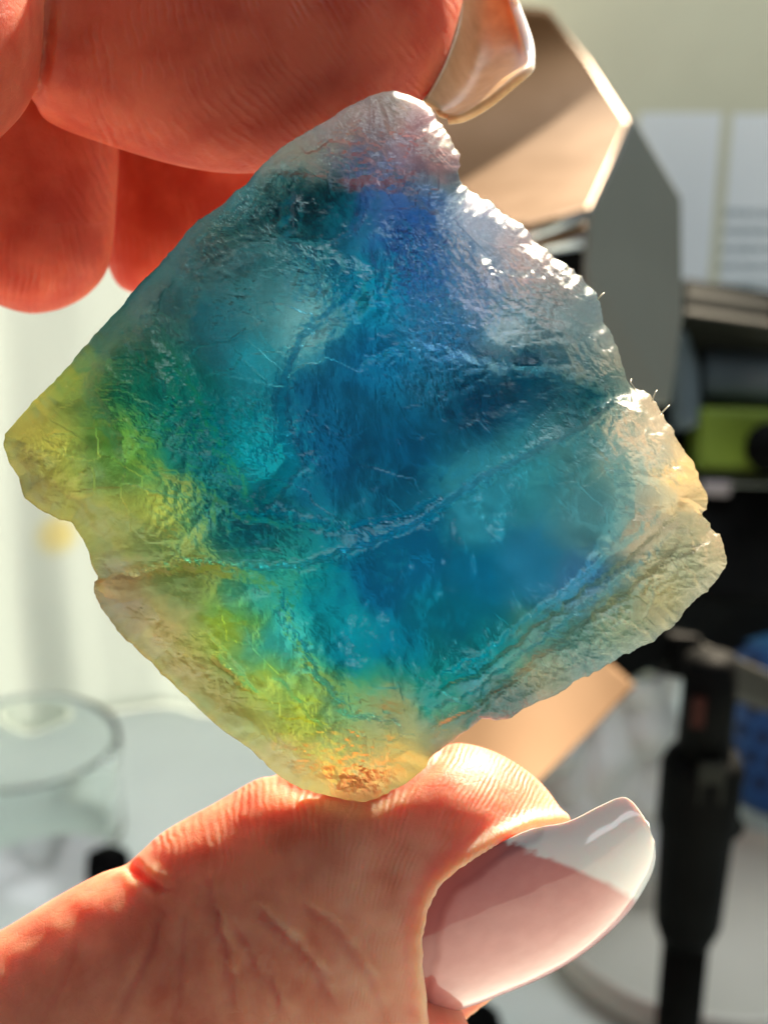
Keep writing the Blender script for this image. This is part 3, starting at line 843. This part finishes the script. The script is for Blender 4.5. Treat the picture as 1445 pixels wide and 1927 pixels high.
def thumb_nail():
    nr, nc = 220, 150
    t = np.linspace(0, 1, nr)
    # along the nail: where it starts depends on the side (curved cuticle)
    low = catmull([(-165,168),(-60,204),(60,222),(160,228),(250,218),(330,194),(390,160),(420,132),(436,100)], 8)     # lower outline (l, w)
    upl = catmull([(-75,-6),(50,-26),(150,-34),(240,-30),(310,-10),(380,-8),(420,-4),(434,14),(440,50)], 8)            # upper edge
    G = np.zeros((nr, nc, 3)); tip = np.zeros((nr, nc)); grown = np.zeros((nr, nc))
    for i in range(nr):
        k = t[i] * (len(low) - 1); a = int(min(k, len(low) - 2)); fct = k - a
        lo = low[a] * (1 - fct) + low[a + 1] * fct; up = upl[a] * (1 - fct) + upl[a + 1] * fct
        half = max(lo[1] - up[1], 4)
        R = half / 1.2
        th0 = -math.asin(.2); ths = np.linspace(th0, math.radians(128), nc)
        wc = up[1] + R * .2
        w = wc + R * np.sin(ths)
        fx = np.clip((w - up[1]) / half, 0, 1)
        l = up[0] * (1 - fx) + lo[0] * fx
        X = NO[0] + l * NL[0] + w * NW[0]; Y = NO[1] + l * NL[1] + w * NW[1]
        arch = 1.2 - .000010 * (l - 150) ** 2                       # slight lengthwise curve, mm
        z = arch + (np.cos(ths) - 1) * R * PXMM - .35
        gd = poly_dist(X, Y, [(1000,1562),(940,1588),(900,1612),(858,1640),(828,1668),(806,1712),(796,1760),(796,1820),(802,1880),(806,1925)])[0]
        gd = gd + 3 * fbm(X / 40, Y / 40, 2, 7)
        lim2 = 34 - 22 * sstep(1780, 1880, Y) - 10 * sstep(900, 1000, X)
        grown[i] = 1 - sstep(lim2 - 14, lim2 + 6, gd)
        z = z - .16 * grown[i]
        G[i] = P(X, Y, z)
        # smile line of the white tip
        lim = 216 + .86 * w - .0017 * np.clip(w - 80, 0, 300) ** 2
        tip[i] = sstep(lim - 11, lim + 9, l + 4 * fbm(w / 40, l / 40, 2, 4) + 14 * fbm(w / 14, l / 26, 3, 3) * sstep(60, -10, w))
    return shell('thumb_nail', G, tip, m_nail, hand, np.full((nr, nc), .0006), grown)
tn = thumb_nail()
tn['label'] = 'glossy pink thumb nail with a white tip'

def index_nail():
    rows = [  # from the back edge round to the near edge: (root), (middle), (free edge)
        [(880,-70,-13.5),(925,-80,-14.5),(935,-60,-15),(938,-50,-15)],
        [(872,-15,-13),(920,-10,-14.6),(958,8,-14.2),(966,26,-13.2)],
        [(866,30,-12),(912,50,-14.2),(972,78,-13.0),(989,88,-11.4)],
        [(856,70,-10.5),(905,100,-13.2),(965,122,-11.0),(994,116,-9.2)],
        [(838,115,-8.8),(890,150,-11.0),(936,150,-8.8),(962,146,-7.6)],
        [(818,155,-7.2),(868,186,-8.4),(906,182,-7.2),(916,184,-6.6)],
        [(800,186,-6.2),(836,206,-6.8),(862,210,-6.2),(868,214,-6.0)],
        [(796,192,-6.4),(818,206,-6.8),(838,213,-6.4),(842,216,-6.2)]]
    A = np.array(rows, float)
    B = np.array([catmull(r, 10) for r in A])
    C = np.array([catmull(B[:, j], 8) for j in range(B.shape[1])]).transpose(1, 0, 2)
    G = P(C[..., 0], C[..., 1], C[..., 2])
    v = np.linspace(0, 1, C.shape[1])[None, :] + 0 * C[..., 0]
    u = np.linspace(0, 1, C.shape[0])[:, None] + 0 * C[..., 0]
    tip = sstep(.6, .85, v) * (1 - sstep(.30, .55, u))
    return shell('index_nail', G, np.clip(tip, 0, 1), m_under, hand, -(.0004 + .0003 * sstep(.5, 1, v)))
m_under = m_nail.copy(); m_under.name = 'nail_underside'
for nn in m_under.node_tree.nodes:
    if nn.type == 'VALTORGB':
        nn.color_ramp.elements[0].color = (.56, .33, .16, 1); nn.color_ramp.elements[1].color = (.66, .42, .22, 1)
m_under.node_tree.nodes['Principled BSDF'].inputs['Subsurface Scale'].default_value = .0009; m_under.node_tree.nodes['Principled BSDF'].inputs['Subsurface Radius'].default_value = (1.0, .85, .7)
m_under.node_tree.nodes['Principled BSDF'].inputs['Coat Weight'].default_value = .05
m_under.node_tree.nodes['Principled BSDF'].inputs['Roughness'].default_value = .4
xn = index_nail()
xn['label'] = 'hollow underside of a long nail catching warm light'

# ================================================================== behind the stone
# --- white cloth backdrop at the back of the desk
m_cloth, nt, b, out = material('white_cloth')
tr = nd(nt, 'ShaderNodeBsdfTranslucent'); tr.inputs['Color'].default_value = (.50, .545, .55, 1)
b.inputs['Base Color'].default_value = (.84, .85, .80, 1); b.inputs['Roughness'].default_value = .9
vec = coords_mm(nt)
# a small round yellow stain on the fabric
STAIN = on_plane_y(105, 1006, WALL_Y - .03)
tcs = nd(nt, 'ShaderNodeTexCoord'); geo = nd(nt, 'ShaderNodeNewGeometry'); sub_ = nd(nt, 'ShaderNodeVectorMath', operation='DISTANCE')
sub_.inputs[1].default_value = tuple(STAIN); nt.links.new(geo.outputs['Position'], sub_.inputs[0])
mrs = nd(nt, 'ShaderNodeMapRange'); mrs.inputs['From Min'].default_value = .011; mrs.inputs['From Max'].default_value = .005; nt.links.new(sub_.outputs['Value'], mrs.inputs['Value'])
mxs = nd(nt, 'ShaderNodeMix', data_type='RGBA'); mxs.inputs['A'].default_value = tr.inputs['Color'].default_value; mxs.inputs['B'].default_value = (.54, .50, .26, 1)
nt.links.new(mrs.outputs[0], mxs.inputs['Factor']); nt.links.new(mxs.outputs['Result'], tr.inputs['Color'])
wv = nd(nt, 'ShaderNodeTexNoise'); wv.inputs['Scale'].default_value = 1.2; nt.links.new(vec, wv.inputs['Vector'])
bp = nd(nt, 'ShaderNodeBump'); bp.inputs['Strength'].default_value = .2; bp.inputs['Distance'].default_value = .0005
nt.links.new(wv.outputs['Fac'], bp.inputs['Height']); nt.links.new(bp.outputs['Normal'], b.inputs['Normal'])
mx = nd(nt, 'ShaderNodeMixShader'); mx.inputs[0].default_value = .6
nt.links.new(b.outputs[0], mx.inputs[1]); nt.links.new(tr.outputs[0], mx.inputs[2]); nt.links.new(mx.outputs[0], out.inputs['Surface'])
nx_, nz_ = 160, 50
gx, gz = np.meshgrid(np.linspace(-.42, .035, nx_), np.linspace(.0006, .40, nz_))
fold = .010 * fbm(gx * 16, gz * 1.4, 3, 5) + .005 * np.sin(gx * 88 + 2 * fbm(gx * 9, gz * 3, 2, 6))
gy = WALL_Y - .030 + fold * (1 - .6 * gz / .4)
vc = np.stack([gx, gy, gz], -1).reshape(-1, 3)
fc = [[i * nx_ + j, i * nx_ + j + 1, (i + 1) * nx_ + j + 1, (i + 1) * nx_ + j] for i in range(nz_ - 1) for j in range(nx_ - 1)]
cloth = new_obj('cloth_backdrop', vc, fc, m_cloth)
sm = cloth.modifiers.new('solid', 'SOLIDIFY'); sm.thickness = .0008
tag(cloth, 'white fabric backdrop with soft vertical folds behind the glass jar', 'backdrop')


# --- printed sheets on the wall
def paper_material(name, lines):
    m, nt, b, out = material(name)
    b.inputs['Roughness'].default_value = .7
    if not lines:
        b.inputs['Base Color'].default_value = (.74, .80, .86, 1)
        return m
    vec = coords_mm(nt)
    sx = nd(nt, 'ShaderNodeSeparateXYZ'); nt.links.new(vec, sx.inputs[0])
    a = nd(nt, 'ShaderNodeMath', operation='MULTIPLY'); a.inputs[1].default_value = 1 / 7.6; nt.links.new(sx.outputs['Z'], a.inputs[0])
    fr = nd(nt, 'ShaderNodeMath', operation='FRACT'); nt.links.new(a.outputs[0], fr.inputs[0])
    lt = nd(nt, 'ShaderNodeMath', operation='LESS_THAN'); lt.inputs[1].default_value = .42; nt.links.new(fr.outputs[0], lt.inputs[0])
    n = nd(nt, 'ShaderNodeTexNoise'); n.inputs['Scale'].default_value = .9; n.inputs['Detail'].default_value = 2; nt.links.new(vec, n.inputs['Vector'])
    gt = nd(nt, 'ShaderNodeMath', operation='GREATER_THAN'); gt.inputs[1].default_value = .43; nt.links.new(n.outputs['Fac'], gt.inputs[0])
    mg = nd(nt, 'ShaderNodeMath', operation='GREATER_THAN'); mg.inputs[1].default_value = -46.0; nt.links.new(sx.outputs['X'], mg.inputs[0])
    tp = nd(nt, 'ShaderNodeMath', operation='LESS_THAN'); tp.inputs[1].default_value = 14.0; nt.links.new(sx.outputs['Z'], tp.inputs[0])
    cur = lt.outputs[0]
    for o2 in (gt, mg, tp):
        k = nd(nt, 'ShaderNodeMath', operation='MULTIPLY'); nt.links.new(cur, k.inputs[0]); nt.links.new(o2.outputs[0], k.inputs[1]); cur = k.outputs[0]
    mxx = nd(nt, 'ShaderNodeMix', data_type='RGBA'); mxx.inputs['A'].default_value = (.74, .80, .86, 1); mxx.inputs['B'].default_value = (.22, .29, .34, 1)
    nt.links.new(cur, mxx.inputs['Factor']); nt.links.new(mxx.outputs['Result'], b.inputs['Base Color'])
    return m
def sheet(name, x0, x1, y0, y1, lines, label, dy):
    yy = WALL_Y + dy
    a = on_plane_y(x0, y0, yy); c = on_plane_y(x1, y1, yy)
    a[0] = on_plane_y(x0, 380, yy)[0]; c[0] = on_plane_y(x1, 380, yy)[0]
    o = box(name, (a[0], yy + .0024, c[2]), (c[0], yy + .0029, a[2]), paper_material(name, lines), bev=0)
    return tag(o, label, 'paper', 'printed sheets on the wall')
sheet('paper_sheet', 1196, 1347, 212, 640, False, 'blank part of a pale sheet beside the grey lamp flap', .001)
sheet('paper_sheet', 1368, 1620, 214, 660, True, 'pale sheet with blurred lines of print at the picture edge', .001)

# --- lamp with folding flaps
m_bronze, nt, b, out = material('bronze_metal')
b.inputs['Base Color'].default_value = (.145, .072, .021, 1); b.inputs['Metallic'].default_value = .5; b.inputs['Roughness'].default_value = .5
vec = coords_mm(nt)
n = nd(nt, 'ShaderNodeTexNoise'); n.inputs['Scale'].default_value = .08; n.inputs['Detail'].default_value = 4; nt.links.new(vec, n.inputs['Vector'])
mr = nd(nt, 'ShaderNodeMapRange'); mr.inputs['To Min'].default_value = .4; mr.inputs['To Max'].default_value = .62; nt.links.new(n.outputs['Fac'], mr.inputs['Value']); nt.links.new(mr.outputs[0], b.inputs['Roughness'])
m_grey = plain('flap_grey_paint', (.13, .15, .135), .45, vary=.06, nscale=40)
m_steel = plain('brushed_steel', (.62, .66, .70), .3, .9, vary=.1, nscale=300)
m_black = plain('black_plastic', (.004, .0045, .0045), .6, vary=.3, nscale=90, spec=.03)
LD = .30
lamp = empty('flap_lamp', at(1000, 900, LD + .05))
tag(lamp, 'lamp with angular bronze flaps and a grey side flap behind the crystal', 'lamp')
U_ = lambda x, y, d: at(x, y, d)
def curved_flap(name, top, bot, depth, mat, parent, thick=.0003):
    """a bent sheet between two chains of corner points"""
    T, B = np.array(top, float), np.array(bot, float)
    u = np.linspace(0, len(T) - 1, 10 * (len(T) - 1) + 1); iu = np.minimum(u.astype(int), len(T) - 2); fu = (u - iu)[:, None]
    T = T[iu] * (1 - fu) + T[iu + 1] * fu; B = B[iu] * (1 - fu) + B[iu + 1] * fu
    v = np.linspace(0, 1, 30)[:, None, None]
    C = T[None] * (1 - v) + B[None] * v
    G = at(C[..., 0], C[..., 1], depth(C[..., 0], C[..., 1]))
    r_, c_ = G.shape[:2]
    f = [[i * c_ + j, i * c_ + j + 1, (i + 1) * c_ + j + 1, (i + 1) * c_ + j] for i in range(r_ - 1) for j in range(c_ - 1)]
    o = new_obj(name, G.reshape(-1, 3), f, mat, parent)
    k = o.modifiers.new('solid', 'SOLIDIFY'); k.thickness = thick; k.offset = 0
    return o
def bend(x, y):
    s_ = np.clip(((x - 930) * .22 + (y - 60) * .96) / 330, 0, 1.25)
    return .330 - .060 * s_ ** 2.4
curved_flap('bronze_flap', [(740,236),(880,-12),(950,8),(1032,16),(1110,118),(1186,236)], [(745,330),(800,452),(900,446),(990,428),(1050,411),(1108,392)], bend, m_bronze, lamp)
prism('grey_flap', [U_(1191,214,.262), U_(1240,298,.264), U_(1284,372,.266), U_(1286,600,.262), U_(1262,760,.258), U_(1110,770,.248), U_(1104,505,.248), U_(1110,398,.250), U_(1150,310,.256)], .0014, m_grey, lamp)
curved_flap('lower_flap', [(860,1190),(980,1170),(1070,1180),(1118,1190),(1150,1250),(1196,1292)], [(760,1440),(820,1500),(860,1560),(940,1520),(1010,1476),(1100,1386)],
            lambda x, y: .262 + .030 * np.clip((1480 - y) / 300, -.3, 1.2) + .010 * np.clip((x - 900) / 300, 0, 1) ** 2, m_bronze, lamp)
prism('lamp_housing', [U_(700,420,.350), U_(1090,440,.350), U_(1180,760,.350), U_(1100,1190,.350), U_(700,1190,.350)], .05, m_black, lamp)
tube('hinge_rod', [U_(960,452,.276), U_(1112,396,.280)], [.0017, .0017], m_steel, lamp)
tube('hinge_rod', [U_(960,476,.280), U_(1112,424,.284)], [.0012, .0012], m_bronze, lamp)
tube('hinge_rod', [U_(960,470,.30), U_(1112,446,.30)], [.0022, .0022], m_steel, lamp)

# --- black stand
sy = .30
def post(px, py): return on_plane_y(px, py, sy)
base = post(1292, 1900).copy(); base[2] = .002
stand = empty('lamp_stand', base)
tag(stand, 'black tubular stand with a thick clamp collar beside the thumb nail', 'stand')
mm_px = np.linalg.norm(post(1300, 1700) - post(1301, 1700))
cx = post(1297, 1700)[0]
def zz(py): return post(1297, py)[2]
def turned(name, prof, mat): return lathe(name, prof, (cx, sy, 0), mat, stand, 40)
turned('foot_plate', [(.0005, .0025), (.030, .0025), (.031, .006), (.027, .011), (.012, .014), (.0005, .014)], m_black)
turned('pole', [(.0005, .0135), (44 * mm_px, .0135), (44 * mm_px, zz(1760)), (.0005, zz(1760))], m_black)
turned('clamp_collar', [(.0005, zz(1770)), (48 * mm_px, zz(1768)), (62 * mm_px, zz(1735)), (68 * mm_px, zz(1560)), (74 * mm_px, zz(1545)), (74 * mm_px, zz(1440)), (64 * mm_px, zz(1420)), (.0005, zz(1418))], m_black)
turned('inner_tube', [(.0005, zz(1422)), (50 * mm_px, zz(1421)), (46 * mm_px, zz(1240)), (.0005, zz(1236))], m_black)
k0 = post(1365, 1555)
tube('knob', [k0 + [-.008, 0, 0], k0 + [.0015, 0, 0], k0 + [.004, 0, -.001]], [.004, .004, .0022], m_black, stand)
m_rust = plain('red_brown_plastic', (.03, .006, .004), .6, spec=.1)
q0 = post(1309, 1290); q1 = post(1309, 1345)
box('red_strip', (q0[0] - .0022, sy - .0072, q1[2]), (q0[0] + .0012, sy - .0052, q0[2]), m_rust, stand, .0005)
q0 = post(1322, 1400); q1 = post(1330, 1478)
box('grey_strip', (q0[0] - .003, sy - .0102, q1[2]), (q0[0] + .004, sy - .0082, q0[2]), plain('dim_grey_plastic', (.016, .018, .015), .6, spec=.1), stand, .0008)
def bar(name, p, q, h, t, mat, parent):
    p, q = np.array(p), np.array(q)
    return prism(name, [p + UPV * h / 2, q + UPV * h / 2, q - UPV * h / 2, p - UPV * h / 2], t, mat, parent, .0015)
bar('left_arm', U_(1140,1260,.335), U_(1262,1205,.352), .0115, .012, m_black, stand)
bar('joint_block', U_(1262,1235,.350), U_(1325,1238,.352), .0115, .02, m_black, stand)
bar('right_arm', U_(1300,1236,.352), U_(1480,1312,.372), .0105, .010, plain('dark_olive_plastic', (.022, .021, .014), .5), stand)

# --- dark desktop machine
mach = empty('desktop_machine', on_plane_z(1420, 1400, 0) * [1, 0, 0] + [0, .50, 0])
tag(mach, 'dark boxy machine with a silver roller and green panel below the printed sheet', 'machine')
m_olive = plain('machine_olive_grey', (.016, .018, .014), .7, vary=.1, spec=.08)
m_bluegrey = plain('machine_blue_grey', (.10, .14, .16), .4, .2, vary=.1)
m_lime = plain('lime_panel', (.15, .23, .014), .6, vary=.12, nscale=30)
MD = .46
prism('top_cover', [U_(1284,518,MD), U_(1600,566,MD), U_(1600,612,MD - .01), U_(1284,566,MD - .01)], .05, m_olive, mach, .002)
prism('cover_front', [U_(1286,569,MD - .008), U_(1600,616,MD - .008), U_(1600,662,MD - .008), U_(1286,600,MD - .008)], .05, plain('machine_dark_olive', (.028, .03, .02), .5), mach, .001)
prism('cover_lip', [U_(1288,588,MD - .014), U_(1600,634,MD - .014), U_(1600,650,MD - .012), U_(1290,608,MD - .012)], .006, m_olive, mach, .001)
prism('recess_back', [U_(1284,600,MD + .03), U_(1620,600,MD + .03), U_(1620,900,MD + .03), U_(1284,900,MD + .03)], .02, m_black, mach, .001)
r0 = U_(1318, 705, MD + .006); r1 = U_(1640, 722, MD + .006)
tube('roller', [r0, r1], [52 * .000397 * MD] * 2, m_bluegrey, mach, 40)
prism('side_panel', [U_(1272,625,MD - .004), U_(1292,615,MD - .004), U_(1316,690,MD - .004), U_(1322,800,MD - .004), U_(1276,812,MD - .004)], .03, m_bluegrey, mach, .002)
prism('green_panel', [U_(1318,766,MD - .006), U_(1600,775,MD - .006), U_(1600,900,MD - .004), U_(1314,890,MD - .004)], .02, m_lime, mach, .002)
tube('black_knob', [U_(1452,842,MD - .03), U_(1452,842,MD - .004)], [.0085, .0085], m_black, mach, 32)
prism('black_side', [U_(1190,640,MD + .01), U_(1280,610,MD + .01), U_(1290,900,MD + .01), U_(1190,900,MD + .01)], .03, m_black, mach, .002)  # black plate at the left of the machine
prism('lower_ledge', [U_(1290,892,MD - .008), U_(1600,900,MD - .008), U_(1600,914,MD - .008), U_(1290,904,MD - .008)], .03, m_olive, mach, .001)
prism('small_tab', [U_(1322,905,MD - .010), U_(1378,906,MD - .010), U_(1374,934,MD - .010), U_(1322,932,MD - .010)], .004, plain('pale_tab', (.30, .27, .28), .6), mach, .001)
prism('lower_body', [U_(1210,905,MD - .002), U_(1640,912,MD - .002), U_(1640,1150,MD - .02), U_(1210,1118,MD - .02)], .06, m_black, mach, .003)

# --- blue perforated bucket
m_blue = plain('blue_plastic', (.010, .075, .28), .4, vary=.1)
m_navy = plain('blue_plastic_inner', (.003, .012, .07), .6, vary=.1)
BY = .455
bc = on_plane_y(1468, 1500, BY)
px_m = np.linalg.norm(on_plane_y(1500, 1300, BY) - on_plane_y(1501, 1300, BY))
ztop = on_plane_y(1480, 1195, BY - 0.04)[2]; zbot = max(on_plane_y(1480, 1540, BY - .02)[2], .004)
bucket = empty('blue_bucket', (bc[0], BY, zbot))
tag(bucket, 'deep blue perforated bucket half cut off by the picture edge behind the stand', 'bucket')
R1, R0 = 172 * px_m, 118 * px_m
ctr = (bc[0], BY, 0)
lathe('bucket_wall', [(R0 * .2, zbot), (R0 * .9, zbot), (R0, zbot + .006), (R1 - .002, ztop - .012), (R1 - .003, ztop - .002), (R1 - .006, ztop - .012), (R0 - .004, zbot + .01), (R0 * .2, zbot + .008)], ctr, m_blue, bucket)
lathe('bucket_rim', [(R1 - .004, ztop - .010), (R1 + .002, ztop - .010), (R1 + .003, ztop - .004), (R1 + .001, ztop), (R1 - .006, ztop + .0005), (R1 - .0065, ztop - .008)], ctr, plain('blue_rim', (.02, .13, .34), .35), bucket)
vs, fs = [], []
for ring in range(6):
    for k in range(40):
        if (k + ring) % 2: continue
        th = 2 * math.pi * k / 40
        zc = zbot + (ztop - zbot) * (.18 + .12 * ring)
        rr = R0 + (R1 - .002 - R0) * ((zc - zbot) / (ztop - zbot - .012)) + .0006
        o = len(vs); e = np.array([-math.sin(th), math.cos(th), 0]); nrm = np.array([math.cos(th), math.sin(th), 0])
        p = np.array([bc[0], BY, zc]) + nrm * rr
        for lay in (0, -.0016):
            for a in range(8):
                vs.append(p + nrm * lay + e * .0022 * math.cos(a * math.pi / 4) + np.array([0, 0, .0028]) * math.sin(a * math.pi / 4))
        fs.append([o + a for a in range(8)])
        fs += [[o + a, o + 8 + a, o + 8 + (a + 1) % 8, o + (a + 1) % 8] for a in range(8)]
tag(new_obj('bucket_holes', vs, fs, m_navy, bucket, smooth=False), kind='stuff')

# --- cream round tray on the desk
tc_ = on_plane_z(1330, 1740, .008)
m_cream = plain('cream_enamel', (.66, .65, .57), .35, vary=.05, nscale=30)
tr_r = np.linalg.norm(on_plane_z(1330, 1740, .008) - on_plane_z(1046, 1790, .008))
tray = lathe('round_tray', [(.0005, .0022), (tr_r * .97, .0022), (tr_r, .006), (tr_r, .014), (tr_r * .985, .0155), (tr_r * .97, .012), (tr_r * .95, .008), (.0005, .0075)], (tc_[0], tc_[1], 0), m_cream)
tag(tray, 'cream round tray lying on the desk below the thumb nail', 'tray')
foil_c = on_plane_z(1150, 1500, 0)
# crumpled clear bag behind the stand
gu, gv = np.meshgrid(np.linspace(0, 1, 60), np.linspace(0, 1, 60))
A_, B_, C_, D_ = (on_plane_y(1010,1330,.40), on_plane_y(1262,1262,.42), on_plane_y(1262,1640,.40), on_plane_y(990,1640,.38))
S_ = (A_[None, None] * ((1 - gu) * (1 - gv))[..., None] + B_[None, None] * (gu * (1 - gv))[..., None] + C_[None, None] * (gu * gv)[..., None] + D_[None, None] * ((1 - gu) * gv)[..., None])
S_[..., 1] += .010 * fbm(gu * 2.2, gv * 3, 2, 21)
fb = [[i * 60 + j, i * 60 + j + 1, (i + 1) * 60 + j + 1, (i + 1) * 60 + j] for i in range(59) for j in range(59)]
bag = new_obj('plastic_bag', S_.reshape(-1, 3), fb, plain('cloudy_plastic', (.55, .58, .57), .4, vary=.06, nscale=9))
k = bag.modifiers.new('solid', 'SOLIDIFY'); k.thickness = .004
tag(bag, 'crumpled grey-white plastic bag between the gold flap and the black stand', 'bag')

# --- glassware on the left
def glass_material(name, tint, rough):
    m, nt, b, out = material(name)
    b.inputs['Base Color'].default_value = (*tint, 1); b.inputs['Transmission Weight'].default_value = 1.0
    b.inputs['Roughness'].default_value = rough; b.inputs['IOR'].default_value = 1.15
    return m
m_glass = glass_material('jar_glass', (.96, .99, .97), .08)
jar_h = .046
jc = on_plane_z(40, 1390, jar_h)
jr = np.linalg.norm(on_plane_z(222, 1390, jar_h) - jc)
jar = lathe('glass_jar', [(.0005, .002), (jr * .94, .002), (jr * .985, .006), (jr * .985, jar_h - .012), (jr, jar_h - .010), (jr * 1.01, jar_h - .006), (jr, jar_h - .001), (jr * .975, jar_h), (jr * .93, jar_h - .003), (jr * .92, jar_h - .012), (jr * .93, .010), (jr * .88, .0065), (.0005, .006)], (jc[0], jc[1], 0), m_glass, n=96)
tag(jar, 'open clear glass jar with a thick rim standing on the white desk', 'jar')
dh = .022
dc = on_plane_z(90, 1668, dh)
dr = np.linalg.norm(on_plane_z(262, 1668, dh) - dc)
dish = lathe('white_dish', [(.0005, .002), (dr * .8, .002), (dr * .9, .006), (dr, dh - .002), (dr * 1.0, dh), (dr * .975, dh + .0005), (dr * .87, .010), (.0005, .0065)], (dc[0], dc[1], 0), plain('white_glaze', (.66, .73, .71), .2, vary=.04), n=96)
tag(dish, 'shallow white dish in front of the glass jar at the lower edge of view', 'dish')
pc = on_plane_z(205, 1632, .018)
bm = bmesh.new(); bmesh.ops.create_icosphere(bm, subdivisions=3, radius=1.0)
vs = np.array([v.co[:] for v in bm.verts]); fs = [[v.index for v in f.verts] for f in bm.faces]; bm.free()
vs = vs * (1 + .18 * fbm(vs[:, 0] * 1.5 + vs[:, 2], vs[:, 1] * 1.5, 3, 4))[:, None] * [.0085, .007, .0085]
pebble = new_obj('black_pebble', vs + pc, fs, m_black)
tag(pebble, 'small black lump lying in the white dish', 'pebble')
lump_c = on_plane_z(850, 1945, .012)
vs2 = vs / [.0085, .007, .0085] * [.016, .012, .011]
tag(new_obj('black_stopper', vs2 + lump_c, fs, m_black), 'dark rounded stopper peeking in at the bottom under the thumb nail', 'stopper')
